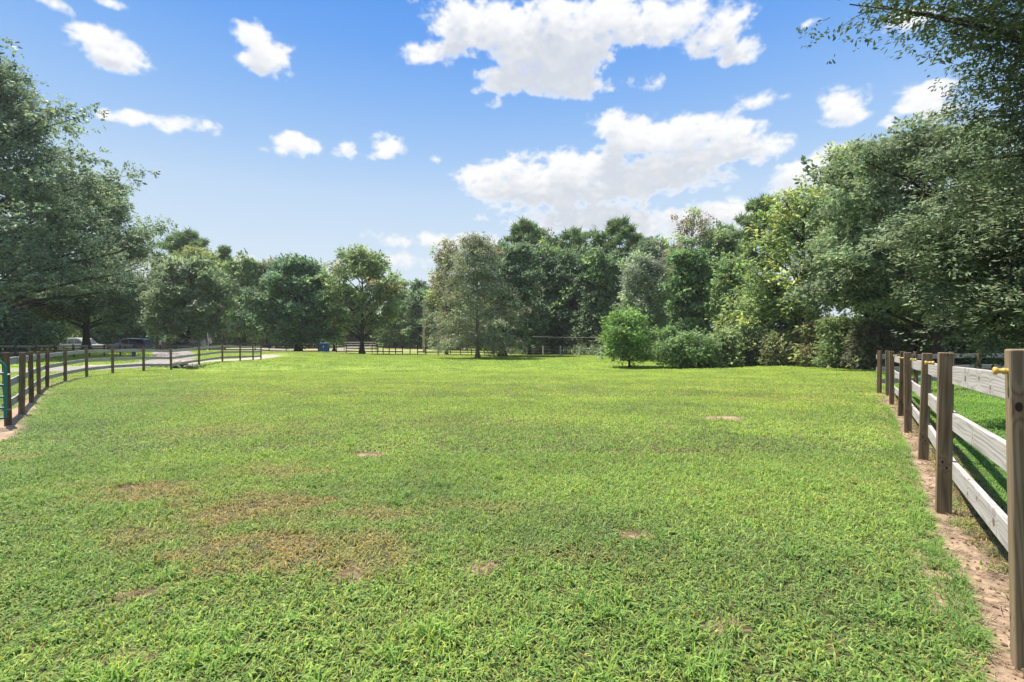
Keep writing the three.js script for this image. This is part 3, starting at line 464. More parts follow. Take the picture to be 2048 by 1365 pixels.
function tree(o) {
  const r = rngOf(o.seed * 131 + 7), d = o.d, x = wx(o.px, d), gy = land(x, -d), T = thing(o.name, o.label, o.cat ?? 'tree', [x, gy - .05, -d], 0, o.group);
  const R = (o.right - o.left) / 2000 * d, cx = ((o.right + o.left) / 2 - o.px) / 1000 * d, top = wy(o.top, d) - gy, low = Math.max(.1, wy(o.low, d) - gy), depth = (o.depth ?? .8) * R, H = top - low;
  const prof = SHAPES[o.shape ?? 'round'], n = o.limbs ?? 34, wood = [], pts = [], rt = o.trunk ?? .02 * top + .05, tt = o.trunkTop ?? .86;
  const lean = o.lean ?? 0, trunkAt = (h) => { const k = clamp(h / top, 0, 1); return V(lerp(0, cx * (o.follow ?? .6), k * k) + Math.sin(h * .5 + o.seed) * .012 * top * k + lean * k * top, h, Math.cos(h * .43 + o.seed * 2) * .012 * top * k); };
  const tp = []; for (let i = 0; i <= 7; i++) tp.push(trunkAt(top * tt * i / 7));
  const tg = limb(tp, rt, rt * .16, 9, 16), P = tg.attributes.position;                 // root flare
  for (let i = 0; i < P.count; i++) { const y = P.getY(i), k = 1 + .75 * Math.exp(-y / (rt * 1.4)) * (1 + .35 * Math.sin(Math.atan2(P.getZ(i), P.getX(i)) * 5 + o.seed)); if (y < rt * 6) { P.setX(i, P.getX(i) * k); P.setZ(i, P.getZ(i) * k); } }
  if (!o.noTrunk) obj('trunk', tg, bark(o.bark ?? DARK), T);
  const cr = (o.clump ?? .34) * .8;
  for (let i = 0; i < n; i++) {
    const t = clamp((i + r()) / n, 0, 1), az = i * 2.39996 + r() * .9, out = (r() < (o.inner ?? .3) ? .35 + r() * .4 : r() < .22 ? 1.02 + r() * .22 : .72 + r() * .3) * (1 + .18 * n2(i * 1.7, o.seed)), rr = prof(t) * out, h = low + H * (t * .97) - (o.droop ?? 0) * rr * R * .3;
    const tip = V(cx + Math.cos(az) * R * rr, h, Math.sin(az) * depth * rr), hor = Math.hypot(tip.x, tip.z), rise = o.rise ?? .5, h0 = clamp(h - hor * rise + (o.droop ?? 0) * hor * .5, top * .12, top * tt * .97), b = trunkAt(h0);
    const m1 = b.clone().lerp(tip, .4).add(V((r() - .5) * hor * .15, hor * (.04 + (o.droop ?? 0) * .25), (r() - .5) * hor * .15)), m2 = b.clone().lerp(tip, .75).add(V((r() - .5) * hor * .12, hor * (.02 + (o.droop ?? 0) * .18), (r() - .5) * hor * .12));
    const lr = clamp(rt * .36 * Math.sqrt(hor / (R + .01)), .02, .3) * (o.limbScale ?? 1);
    wood.push(limb([b, m1, m2, tip], lr, lr * .18, 4, 7));
    const c = new THREE.CatmullRomCurve3([b, m1, m2, tip]), twigs = o.twigs ?? 3;
    for (let k = 0; k < twigs; k++) { const s = .45 + .5 * r(), p = c.getPoint(s), e = p.clone().add(V((r() - .5) * R * .75 * cr * 2, (r() - .35) * R * cr * .9 - (o.droop ?? 0) * .4, (r() - .5) * R * .75 * cr * 2)); wood.push(limb([p, p.clone().lerp(e, .5).add(V(0, .1 * R * cr, 0)), e], lr * .38, lr * .1, 3, 4)); pts.push([e, .55]); }
    pts.push([tip, out > 1.02 ? .4 : 1], [m2, .5]);
  }
  for (let i = 0; i < (o.spikes ?? 0); i++) { const a = r() * 6.28, q = R * .75 * Math.sqrt(r()), e = V(cx + Math.cos(a) * q, low + H * (.9 + r() * .2) - q * .5, Math.sin(a) * q * .8), b = trunkAt(clamp(e.y - q * 2 - 1, top * .3, top * tt * .95)); wood.push(limb([b, b.clone().lerp(e, .5).add(V(0, -.2, 0)), e], .05, .012, 3, 4)); pts.push([e, .3]); }
  for (const [ex, ey, w = .8, s = .6] of o.extra ?? []) { const tip = V(wx(ex, d) - x, wy(ey, d) - gy, (r() - .3) * 1.5), b = trunkAt(clamp(tip.y - Math.abs(tip.x) * .3, top * .2, top * .8)), m = b.clone().lerp(tip, .6).add(V(0, .3, 0)); wood.push(limb([b, m, tip], .09, .015, 4, 7)); for (let k = 0; k < 3; k++) pts.push([b.clone().lerp(tip, .72 + k * .14).add(V(0, (r() - .5) * .3, 0)), s * w]); }
  if (wood.length) obj('branches', merged(wood), bark(o.branchBark ?? o.bark ?? DARK), T);
  const mats = [], cols = [], q = new THREE.Quaternion(), sum = pts.reduce((a, p) => a + p[1], 0), N = o.n * (o.fill ?? .8), size = o.size ?? 1;
  for (const [p, w] of pts) {
    const cn = Math.max(1, Math.round(N * w / sum)), C = R * cr * (.55 + .45 * w) * (.75 + r() * .5), tone = .72 + r() * .56, warm = r(), c2 = o.tint2 && warm < (o.mix ?? .3) ? o.tint2 : o.tint;
    for (let k = 0; k < cn; k++) {
      const u = Math.pow(r(), .8) * 1.7 - .7, a = r() * 6.283, s = Math.sqrt(1 - u * u), qd = C * Math.pow(r(), .4), e = V(p.x + Math.cos(a) * s * qd, p.y + u * qd * (o.flatness ?? .6) - (o.droop ?? 0) * qd * .3, p.z + Math.sin(a) * s * qd); if (e.y < .15) e.y = .15 + r() * .3;
      q.setFromEuler(new THREE.Euler((r() - .5) * .9, r() * 6.283, (r() - .5) * .9)); const sc = size * (.55 + r() ** 1.5 * 1.1), v = tone * (.85 + r() * .3);
      mats.push(new THREE.Matrix4().compose(e, q, V(sc, sc, sc))); cols.push(c2[0] * v * LEAF[0], c2[1] * v * LEAF[1], c2[2] * v * LEAF[2]);
    }
  }
  instanced(o.crown ?? 'crown', SPRAY[o.spray ?? 'mid'], leafMat('leaf', o.coat ?? .25, o.trans ?? .5), mats, cols, T);
  return T;
}
const G = { oak: [.046, .070, .036], dark: [.038, .062, .034], mid: [.058, .090, .036], olive: [.075, .100, .038], yellow: [.16, .185, .035], lime: [.085, .165, .035], bright: [.075, .15, .05], pale: [.165, .175, .105], brown: [.12, .095, .06], silver: [.075, .094, .070], pine: [.045, .072, .028], red: [.07, .055, .045] };

// left side
tree({ name: 'oak_tree', label: 'tall spreading oak filling the left edge of the picture above the lawn', seed: 1, px: -50, d: 44, left: -405, right: 300, top: 118, low: 590, shape: 'low', depth: .6, limbs: 150, n: 5700, spray: 'oak', size: 1.15, tint: [.048, .072, .044], tint2: [.060, .086, .050], trunk: .5, clump: .145, inner: .35, follow: .9, rise: .35, coat: .45, extra: [[189, 240, 1], [10, 108, .8], [262, 345, 1], [268, 372, 1]] });
tree({ name: 'oak_tree', label: 'oak with the dark trunk standing in front of the white parked car', seed: 6, px: 172, d: 57, left: 40, right: 296, top: 350, low: 640, shape: 'oak', limbs: 84, n: 3600, spray: 'mid', tint: G.oak, tint2: [.06, .088, .045], trunk: .36, clump: .24, inner: .4, rise: .35, coat: .45, extra: [[326, 450, 1.6], [305, 468, 1.4], [290, 500, 1.2]] });
tree({ name: 'bushy_tree', label: 'yellow green bushy tree low under the oak at the left edge', seed: 2, px: 30, d: 52, left: -60, right: 112, top: 575, low: 690, shape: 'bush', limbs: 30, n: 1000, spray: 'mid', tint: [.095, .115, .040], tint2: G.mid, mix: .4 });
tree({ name: 'bushy_tree', label: 'light green bushy tree behind the white car, left of the oak trunk', seed: 3, px: 118, d: 80, left: 64, right: 196, top: 585, low: 690, shape: 'bush', limbs: 22, n: 750, spray: 'mid', tint: [.10, .122, .05], tint2: G.mid, mix: .4, trunk: .1 });
tree({ name: 'bushy_tree', label: 'dark shaded bush at the far left margin above the rails', seed: 4, px: -10, d: 40, left: -80, right: 60, top: 620, low: 700, shape: 'bush', limbs: 18, n: 600, spray: 'mid', tint: G.dark });
const L1 = [
  ['broadleaf_tree', 'dark broadleaf tree behind the dark blue car', 225, 82, 170, 275, 560, 690, G.dark, 900], ['broadleaf_tree', 'blue green tree between the dark blue car and the thin pine', 278, 84, 240, 318, 552, 692, [.045, .075, .045], 800],
];
L1.forEach(([name, label, px, d, left, right, top, low, tint, n], i) => tree({ name, label, seed: 10 + i, px, d, left, right, top, low, shape: 'tall', limbs: 26, n, spray: 'far', tint, tint2: G.mid, mix: .25 }));
tree({ name: 'pine_tree', label: 'thin dark pine with a bare trunk rising left of the round grey green tree', seed: 14, px: 313, d: 72, left: 286, right: 345, top: 505, low: 605, shape: 'cone', limbs: 26, n: 240, spray: 'pine', size: 1.5, tint: [.035, .05, .028], bark: PINEB, trunk: .16, clump: .2, rise: .1, trunkTop: .98 });
tree({ name: 'broadleaf_tree', label: 'round grey green tree over the pale roofed car', seed: 15, px: 378, d: 66, left: 300, right: 464, top: 520, low: 668, shape: 'oak', limbs: 44, n: 1500, spray: 'far', size: .8, tint: [.066, .092, .048], tint2: G.silver, mix: .2, bark: DARK, trunk: .3, clump: .26 });
tree({ name: 'broadleaf_tree', label: 'yellow green crown rising behind the round grey green tree', seed: 16, px: 395, d: 92, left: 340, right: 452, top: 500, low: 610, shape: 'round', limbs: 26, n: 800, spray: 'far', tint: [.072, .088, .03], tint2: G.olive });
tree({ name: 'pine_tree', label: 'flat topped pine standing highest above the left wood', seed: 17, px: 368, d: 100, left: 328, right: 406, top: 466, low: 512, shape: 'pine', limbs: 22, n: 300, spray: 'pine', size: 2.1, tint: G.pine, bark: PINEB, trunk: .25, clump: .26, rise: .2, flatness: .4 });
tree({ name: 'pine_tree', label: 'slim tufted pine right of the flat topped pine', seed: 18, px: 447, d: 96, left: 422, right: 474, top: 492, low: 590, shape: 'cone', limbs: 24, n: 260, spray: 'pine', size: 1.8, tint: G.pine, bark: PINEB, trunk: .2, clump: .24, rise: .2, trunkTop: .97 });
tree({ name: 'broadleaf_tree', label: 'ragged green tree between the slim pine and the dense dark oak', seed: 19, px: 488, d: 86, left: 448, right: 530, top: 520, low: 670, shape: 'tall', limbs: 30, n: 950, spray: 'far', tint: G.mid, tint2: G.olive });
tree({ name: 'broadleaf_tree', label: 'thin grey tree just left of the dense dark oak crown', seed: 20, px: 535, d: 88, left: 502, right: 570, top: 520, low: 660, shape: 'tall', limbs: 24, n: 520, spray: 'far', tint: [.075, .085, .055], bark: GREY });
tree({ name: 'oak_tree', label: 'dense dark oak with foliage down to the far fence and a flared root mound', seed: 21, px: 596, d: 67, left: 506, right: 682, top: 518, low: 684, shape: 'oak', limbs: 60, n: 2300, spray: 'far', size: .78, tint: [.040, .072, .042], tint2: [.052, .082, .04], trunk: .42, clump: .26, inner: .4 });
tree({ name: 'bushy_tree', label: 'pale lit bush right of the dense dark oak near the blue bin', seed: 22, px: 668, d: 78, left: 644, right: 694, top: 600, low: 686, shape: 'tall', limbs: 18, n: 380, spray: 'far', size: .8, tint: [.085, .105, .05] });
tree({ name: 'broadleaf_tree', label: 'tall airy tree with an open top beside the far gate', seed: 23, px: 724, d: 66, left: 640, right: 806, top: 502, low: 650, shape: 'oak', limbs: 46, n: 1150, spray: 'far', size: .75, tint: [.068, .095, .04], tint2: [.09, .085, .045], mix: .15, bark: [.10, .085, .07], trunk: .3, clump: .2, inner: .2, rise: .8 });
[['dark tree behind the tall airy tree on its left', 690, 112, 640, 745, 575], ['dark tree behind the tall airy tree on its right', 790, 108, 745, 838, 560], ['dark rounded tree left of the utility pole', 838, 104, 806, 880, 566], ['dark tree behind the left side of the pale tree', 885, 92, 845, 940, 560]].forEach(([label, px, d, left, right, top], i) => tree({ name: 'broadleaf_tree', label, seed: 30 + i, px, d, left, right, top, low: 690, shape: 'tall', limbs: 28, n: 900, spray: 'far', tint: i === 1 ? G.olive : G.dark, tint2: G.mid, mix: .3 }));

// middle
tree({ name: 'pale_tree', label: 'pale grey tree with drooping branches standing alone in the paddock', seed: 40, px: 955, d: 48, left: 858, right: 1052, top: 462, low: 694, shape: 'spire', limbs: 92, n: 1250, spray: 'fine', size: 1.0, tint: [.070, .092, .060], tint2: [.062, .070, .048], mix: .2, fill: .86, bark: [.26, .245, .215], branchBark: [.52, .53, .47], trunk: .2, clump: .19, droop: .5, rise: .35, twigs: 4, coat: .1, limbScale: 1.25, inner: .3, extra: [[900, 492, .6], [872, 545, .6]] });
tree({ name: 'oak_tree', label: 'dark trunked oak standing just right of the pale tree', seed: 41, px: 1005, d: 55, left: 948, right: 1092, top: 492, low: 686, shape: 'oak', limbs: 44, n: 1500, spray: 'far', size: .7, tint: G.dark, tint2: G.brown, mix: .12, trunk: .34 });
tree({ name: 'broadleaf_tree', label: 'brownish thin tree behind the left shoulder of the pale tree', seed: 42, px: 893, d: 62, left: 852, right: 940, top: 482, low: 640, shape: 'round', limbs: 30, n: 420, spray: 'mid', size: 1, tint: [.085, .075, .05], tint2: G.olive, bark: GREY, trunk: .16, clump: .22 });
const pine = (label, seed, px, d, left, right, top, low, n, tint = G.pine, extra = {}) => tree({ name: 'pine_tree', label, seed, px, d, left, right, top, low, shape: 'pine', limbs: 34, n: n * .6, spray: 'pine', size: 1.7, tint, bark: PINEB, trunk: .2, clump: .2, inner: .3, rise: .3, trunkTop: .96, flatness: .6, ...extra });
pine('tall round headed pine right behind the pale tree', 43, 1055, 78, 1014, 1096, 446, 512, 480);
pine('broad topped pine between the round headed pine and the tallest pine', 44, 1160, 72, 1114, 1202, 460, 560, 560);
pine('tallest pointed pine of the middle wood', 45, 1237, 68, 1180, 1298, 438, 610, 900, G.pine, { shape: 'round', limbs: 44 });
const wood = (label, seed, px, d, left, right, top, low, n, tint, tint2, extra = {}) => tree({ name: 'broadleaf_tree', label, seed, px, d, left, right, top, low, shape: 'tall', limbs: 34, n, spray: 'far', size: .8, tint, tint2, spikes: 12, ...extra });
wood('dark tree filling the wood under the round headed pine', 50, 1085, 68, 1036, 1138, 500, 690, 1300, G.dark, G.mid);
wood('dark tree in the wood under the broad topped pine', 51, 1142, 66, 1092, 1190, 506, 694, 1300, [.042, .068, .042], G.mid);
wood('deep green tree in the wood left of the small bright tree', 52, 1196, 61, 1148, 1252, 512, 698, 1300, G.dark, G.mid);
wood('tree behind the silver leaved tree with its top under the tallest pine', 53, 1290, 64, 1248, 1345, 492, 650, 900, [.05, .075, .045], G.silver);
wood('dark low tree by the wire fence left of the deep green tree', 54, 1060, 64, 1030, 1100, 600, 696, 600, [.05, .075, .045], G.mid, { shape: 'bush' });
wood('tall dark tree deep in the middle wood behind the broad topped pine', 62, 1118, 84, 1078, 1160, 506, 660, 800, G.dark, G.mid);
wood('slim dark tree deep in the middle wood left of the tallest pine', 63, 1204, 82, 1172, 1238, 508, 660, 700, [.05, .07, .045], G.mid);
wood('leafy tree deep in the middle wood right of the tallest pine', 64, 1300, 80, 1262, 1340, 494, 640, 800, [.05, .072, .045], G.silver);
pine('narrow feathery pine between the round headed and broad topped pines', 65, 1112, 86, 1088, 1140, 478, 580, 330);
pine('narrow feathery pine right of the tallest pine', 66, 1284, 84, 1258, 1312, 470, 570, 330);
pine('narrow pine rising behind the grey green rounded tree', 67, 1452, 66, 1424, 1484, 452, 560, 300);
[[1044, 74, 22, 486, 'slim feathery tree nearest the pale tree in the middle wood'], [1100, 72, 20, 470, 'slim feathery tree in the middle wood right of the round headed pine'], [1132, 76, 18, 496, 'short slim tree in the middle wood left of the broad topped pine'], [1198, 70, 22, 466, 'slim feathery tree between the broad topped and the tallest pine'], [1262, 72, 18, 474, 'slim feathery tree close on the right of the tallest pine'], [1318, 70, 20, 478, 'slim feathery tree left of the sparse dark twiggy tree'], [1420, 60, 20, 456, 'slim feathery tree right of the sparse dark twiggy tree'], [1352, 66, 18, 488, 'short slim tree behind the vine covered tree']].forEach(([px, d, w, top, label], i) => tree({ name: 'slim_tree', label, seed: 110 + i, px, d, left: px - w, right: px + w, top, low: 650, shape: i % 2 ? 'cone' : 'spire', limbs: 40, n: 420, spray: 'mid', size: 1.15, tint: [[.05, .072, .042], [.042, .064, .038], [.062, .085, .045]][i % 3], tint2: G.olive, mix: .2, bark: GREY, trunk: .13, clump: .34, inner: .2, spikes: 6, trunkTop: .97 }));
wood('silver leaved tree with leaning pale limbs above the small bright tree', 55, 1296, 50, 1222, 1350, 512, 650, 1000, G.silver, [.08, .11, .06], { bark: PALE, spray: 'mid', clump: .24, rise: .9, trunk: .14 });
wood('sparse dark tree with thin twigs highest above the vine covered tree', 56, 1385, 52, 1334, 1442, 424, 560, 330, G.red, G.olive, { spray: 'mid', clump: .2, rise: .9, shape: 'round', bark: GREY, trunk: .14 });
wood('vine covered green column of a tree behind the bright bush', 57, 1376, 45, 1336, 1420, 492, 716, 1300, [.045, .080, .034], G.mid, { spray: 'vine', shape: 'tall', clump: .4, size: 1 });
wood('grey green rounded tree left of the yellow green tree', 58, 1446, 50, 1404, 1494, 470, 640, 850, [.06, .085, .05], G.mid, { spray: 'mid', size: 1.1 });
wood('fresh green tree leaning out left of the yellow green tree', 59, 1462, 42, 1424, 1506, 520, 640, 620, [.055, .090, .036], G.olive, { spray: 'mid' });
tree({ name: 'sapling', label: 'small bright green tree standing in the swale', seed: 60, px: 1259, d: 35.2, left: 1208, right: 1306, top: 624, low: 712, shape: 'oak', limbs: 24, n: 600, fill: .75, spikes: 9, spray: 'bush', size: .9, extra: [[1222, 668, .7], [1300, 690, .7], [1212, 700, .5]], tint: [.046, .086, .024], tint2: [.056, .095, .026], trunk: .09, clump: .3, inner: .4 });
tree({ name: 'shrub', label: 'rounded bright green bush beside the swale right of the small tree', cat: 'shrub', seed: 61, px: 1374, d: 33, left: 1320, right: 1428, top: 676, low: 728, shape: 'bush', limbs: 26, n: 850, fill: .8, spikes: 12, spray: 'bush', size: .8, extra: [[1326, 690, .6], [1420, 686, .6], [1395, 668, .5]], tint: [.038, .068, .026], tint2: [.048, .080, .028], trunk: .05, clump: .3, inner: .5 });

// right side
pine('pine behind the left of the yellow green tree', 70, 1528, 46, 1474, 1580, 396, 540, 760, G.pine, { size: 1.2 });
tree({ name: 'broadleaf_tree', label: 'tall yellow green tree with a dark forked trunk at the right wood', seed: 71, px: 1612, d: 34, left: 1498, right: 1694, top: 376, low: 640, shape: 'round', limbs: 52, n: 1600, spray: 'mid', size: .85, twigs: 4, tint: [.066, .098, .034], tint2: [.092, .110, .034], mix: .35, fill: .5, trunk: .3, clump: .21, rise: .8, inner: .3, extra: [[1520, 600, 1], [1490, 640, 1]] });
tree({ name: 'broadleaf_tree', label: 'low yellow green tree under the tall one at the wood margin', seed: 72, px: 1548, d: 36, left: 1450, right: 1630, top: 572, low: 690, shape: 'bush', limbs: 34, n: 800, spray: 'mid', size: .85, tint: [.068, .090, .032], tint2: G.mid, mix: .4, trunk: .12 });
tree({ name: 'broadleaf_tree', label: 'airy green tree whose branches top the right wood', seed: 73, px: 1735, d: 37, left: 1612, right: 1830, top: 282, low: 520, shape: 'round', limbs: 50, n: 1300, spray: 'mid', size: .9, tint: G.olive, tint2: G.mid, trunk: .26, clump: .19, rise: .9, inner: .25 });
tree({ name: 'oak_tree', label: 'big grey green oak with the thick dark trunk behind the right fence', seed: 74, px: 1877, d: 25, left: 1640, right: 2080, top: 262, low: 625, shape: 'oak', limbs: 84, n: 5200, spray: 'oak', size: .82, tint: [.062, .086, .050], tint2: [.05, .075, .04], mix: .4, trunk: .33, clump: .2, rise: .35, inner: .35, coat: .35 });
tree({ name: 'broadleaf_tree', label: 'green tree filling the gap behind the big grey green oak', seed: 75, px: 1800, d: 38, left: 1690, right: 1900, top: 420, low: 690, shape: 'tall', limbs: 36, n: 1300, spray: 'mid', tint: G.mid, tint2: G.dark });
const brush = [
  ['dark green bush at the wood margin right of the rounded bright bush', 1446, 34, 1416, 1486, 672, 738, G.mid], ['deep shaded bush under the low yellow green tree', 1500, 34, 1470, 1545, 664, 736, G.dark], ['olive bush at the foot of the tall yellow green tree', 1560, 33, 1520, 1604, 672, 736, [.085, .095, .045]], ['bronze tinted bush right of the forked trunk', 1636, 31, 1604, 1678, 650, 738, [.08, .08, .04]], ['green brush under the left side of the big oak', 1690, 29, 1650, 1735, 640, 742, G.mid], ['dark thicket next to the end post of the right fence', 1745, 27, 1712, 1784, 655, 744, [.045, .05, .033]], ['leafy thicket behind the end posts of the right fence', 1800, 27.5, 1770, 1850, 650, 735, [.07, .095, .035]],
  ['broad dark bush behind the crossing fence at the right edge', 1990, 28, 1930, 2070, 640, 740, G.dark], ['leafy green bush right of the thick dark oak trunk', 1930, 27, 1896, 1972, 655, 735, G.mid],
];
brush.forEach(([label, px, d, left, right, top, low, tint], i) => tree({ name: 'shrub', label, cat: 'shrub', seed: 80 + i, px, d, left, right, top, low: low - 6, shape: 'bush', limbs: 24, n: 600, spikes: 9, spray: 'bush', size: .95, tint: tint.map((c) => c * .72), tint2: G.olive.map((c) => c * .75), mix: .25, trunk: .05, clump: .34, inner: .5 }));
tree({ name: 'sapling', label: 'slender grey stem behind the crossing fence at the right', seed: 95, px: 1954, d: 22, left: 1915, right: 2010, top: 560, low: 640, shape: 'round', limbs: 20, n: 260, spray: 'bush', size: 1, tint: G.dark, trunk: .07, bark: GREY });

// near oak at the right edge, its trunk outside the picture
{
  const r = rngOf(501), d = 9.5, x = 13.2, gy = land(x, -d), T = thing('oak_tree', 'near glossy leaved oak reaching into the top right corner', 'tree', [x, gy - .05, -d]);
  const trunk = limb([V(0, 0, 0), V(.1, 1.5, .1), V(-.1, 3.2, 0), V(-.4, 5.2, .2), V(-.6, 7.6, 0)], .38, .1, 12, 16); obj('trunk', trunk, bark([.11, .10, .085]), T);
  const wood = [], pts = [];
  const goal = (px, py, dd, w) => [wx(px, dd) - x, wy(py, dd) - gy, -(dd - d), w];
  const goals = [
    goal(1870, 560, 9, 1), goal(1920, 620, 8.8, 1), goal(1990, 600, 8.2, 1), goal(2060, 600, 8, .9), goal(1850, 470, 9.4, 1), goal(1920, 500, 8.8, 1.1), goal(2000, 500, 8.3, 1.1), goal(2070, 480, 8, 1), goal(1880, 400, 9.6, 1), goal(1950, 400, 9, 1.1), goal(2030, 390, 8.4, 1.1), goal(1905, 320, 9.6, 1), goal(1980, 310, 9.2, 1.1), goal(2060, 300, 8.6, 1),
    goal(1935, 235, 9.2, .85), goal(2010, 225, 8.8, 1), goal(1990, 155, 8.6, .85), goal(2050, 140, 8.2, .9), goal(1925, 175, 9.0, .5), goal(1950, 90, 8.4, .55), goal(2010, 70, 8, .7), goal(1890, 60, 8.2, .5), goal(2050, 20, 7.8, .8), goal(1960, 15, 8, .7), goal(1880, 5, 8, .55), goal(1750, 2, 7.6, .6), goal(1700, 2, 7.5, .35), goal(2010, -60, 7.8, 1), goal(1900, -70, 7.8, 1), goal(2100, 200, 8, 1), goal(2120, 400, 8, 1), goal(2130, 560, 7.8, 1), goal(2200, 100, 8, 1), goal(1980, 655, 8.6, .35), goal(1900, 655, 9, .3), goal(2040, 655, 8.2, .35), goal(1850, 520, 9.2, .5),
  ];
  for (let i = 0; i < 34; i++) { const a = -1.1 + r() * 3.4, q = 2.5 + r() * 3; goals.push([Math.cos(a) * q, 2.4 + r() * 3, Math.sin(a) * q, .9]); }    // the rest of the crown, round the back
  const trunkAt = (h) => V(lerp(0, -.6, clamp(h / 7.6, 0, 1)), h, 0);
  for (const [gx, g2, gz, w] of goals) {
    const tip = V(gx, g2, gz), hor = Math.hypot(gx, gz), b = trunkAt(clamp(g2 - hor * .12, 1.9, 7.2)), m1 = b.clone().lerp(tip, .35).add(V((r() - .5) * .5, .35 + r() * .3, (r() - .5) * .5)), m2 = b.clone().lerp(tip, .72).add(V((r() - .5) * .4, .25, (r() - .5) * .4));
    const lr = .022 + .006 * hor * r(); wood.push(limb([b, m1, m2, tip], lr, .008, 6, 10)); const c = new THREE.CatmullRomCurve3([b, m1, m2, tip]);
    for (let k = 0; k < 6; k++) { const p = c.getPoint(.62 + .38 * r()), e = p.clone().add(V((r() - .5) * 1.0, (r() - .55) * .6, (r() - .5) * 1.0)); wood.push(limb([p, p.clone().lerp(e, .5).add(V(0, .06, 0)), e], .010, .003, 4, 4)); pts.push([e, w, .34]); }
    pts.push([tip, w * 1.2, .45], [m2.clone().lerp(tip, .4), w * .5, .45]);
  }
  obj('branches', merged(wood), bark([.10, .085, .07]), T);
  const mats = [], cols = [], q = new THREE.Quaternion();
  for (const [p, w, R] of pts) { const n = Math.round((p.y + gy > 5.6 ? 8 : p.y + gy > 3.8 ? 6 : 19) * w), tone = .85 + r() * .3, old = r(); for (let k = 0; k < n; k++) { const u = r() * 2 - 1, a = r() * 6.283, s = Math.sqrt(1 - u * u), qd = R * Math.cbrt(r()) * 1.15, e = V(p.x + Math.cos(a) * s * qd, p.y + u * qd * .8, p.z + Math.sin(a) * s * qd); q.setFromEuler(new THREE.Euler((r() - .5) * 1.1, r() * 6.283, (r() - .5) * 1.1)); const sc = .75 + r() * .5, v = tone * (.85 + r() * .3), y = old > .7 ? 1.12 : 1; mats.push(new THREE.Matrix4().compose(e, q, V(sc, sc, sc))); cols.push(.115 * v * y, .178 * v * (y > 1 ? 1.08 : 1), .090 * v); } }
  instanced('crown', SPRAY.near, leafMat('leaf', .55, .22), mats, cols, T);
}
// undergrowth and the wood beyond, one dim mass
function undergrowth(label, seed, spans, spr, tint, size) {
  const r = rngOf(seed), mats = [], cols = [], q = new THREE.Quaternion();
  for (const [p0, p1, d0, d1, top, n] of spans) for (let i = 0; i < n; i++) { const t = r(), d = lerp(d0, d1, t) + (r() - .3) * 7, x = wx(lerp(p0, p1, t), lerp(d0, d1, t)), g = land(x, -d), k = Math.pow(r(), 1.25), hmax = (wy(top, d) - g) * (.72 + .34 * n2(x * .16 + seed, 3)), y = g + .2 + k * Math.max(.8, hmax), s = size * (.7 + r() * .7), v = .7 + r() * .6; q.setFromEuler(new THREE.Euler((r() - .5) * .9, r() * 6.28, (r() - .5) * .9)); mats.push(new THREE.Matrix4().compose(V(x, y, -d), q, V(s, s, s))); cols.push(tint[0] * v * LEAF[0] * (.85 + .4 * r()), tint[1] * v * LEAF[1], tint[2] * v * LEAF[2]); }
  const o = instanced('undergrowth', SPRAY[spr], leafMat('leaf', .2, .3), mats, cols); o.userData.label = label; return o;
}
undergrowth('mixed green woodland filling in behind the parked cars', 601, [[-160, 300, 88, 98, 560, 2200], [300, 640, 100, 104, 590, 1700], [640, 900, 118, 112, 600, 1300]], 'far', [.092, .115, .045], 1.1);
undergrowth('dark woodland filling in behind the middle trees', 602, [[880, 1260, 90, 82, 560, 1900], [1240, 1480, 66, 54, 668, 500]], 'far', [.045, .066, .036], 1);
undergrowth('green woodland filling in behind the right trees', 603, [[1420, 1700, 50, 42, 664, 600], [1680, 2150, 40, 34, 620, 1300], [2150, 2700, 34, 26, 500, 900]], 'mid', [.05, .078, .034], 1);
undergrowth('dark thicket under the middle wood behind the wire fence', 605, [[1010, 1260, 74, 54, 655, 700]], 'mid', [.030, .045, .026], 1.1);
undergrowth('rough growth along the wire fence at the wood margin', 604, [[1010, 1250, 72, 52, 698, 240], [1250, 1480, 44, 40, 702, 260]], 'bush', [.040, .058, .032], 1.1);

// ------------------------------------------------------------------ pole, wires, flag, bin, markers, cars
{
  const d = 74, x = wx(847.5, d), y = land(x, -d), h = wy(600, d) - y, T = thing('utility_pole', 'tan wooden utility pole left of the pale tree', 'pole', [x, y, -d]);
  const pg = new THREE.CylinderGeometry(.13, .17, h + .4, 12); pg.translate(0, h / 2 - .2, 0); obj('pole', pg, std([.46, .37, .27], .9), T);
  const g = new THREE.BoxGeometry(.9, .1, .1); g.translate(0, h - .35, .17); const wy0 = wy(652, d) - y;
  const br = new THREE.CylinderGeometry(.05, .05, .22, 8); br.rotateX(Math.PI / 2); br.translate(0, wy0, .18); obj('bracket', br, std([.3, .3, .3], .5, { metalness: .6 }), T);
  const sag = (a, b, k) => { const p = []; for (let i = 0; i <= 24; i++) { const t = i / 24; p.push(a.clone().lerp(b, t).add(V(0, -4 * k * t * (1 - t), 0))); } return new THREE.TubeGeometry(new THREE.CatmullRomCurve3(p), 48, .013, 5); };
  const P = V(x, y + wy0, -d + .3), m = std([.33, .33, .34], .6);
  tag(obj('power_line', sag(P, V(wx(655, 70), wy(661, 70), -70), .55), m), 'sagging cable running left from the utility pole', 'cable');
  tag(obj('power_line', sag(P, V(wx(1330, 48), wy(672, 48), -48), .75), m), 'cable running right from the utility pole past the wood', 'cable');
}
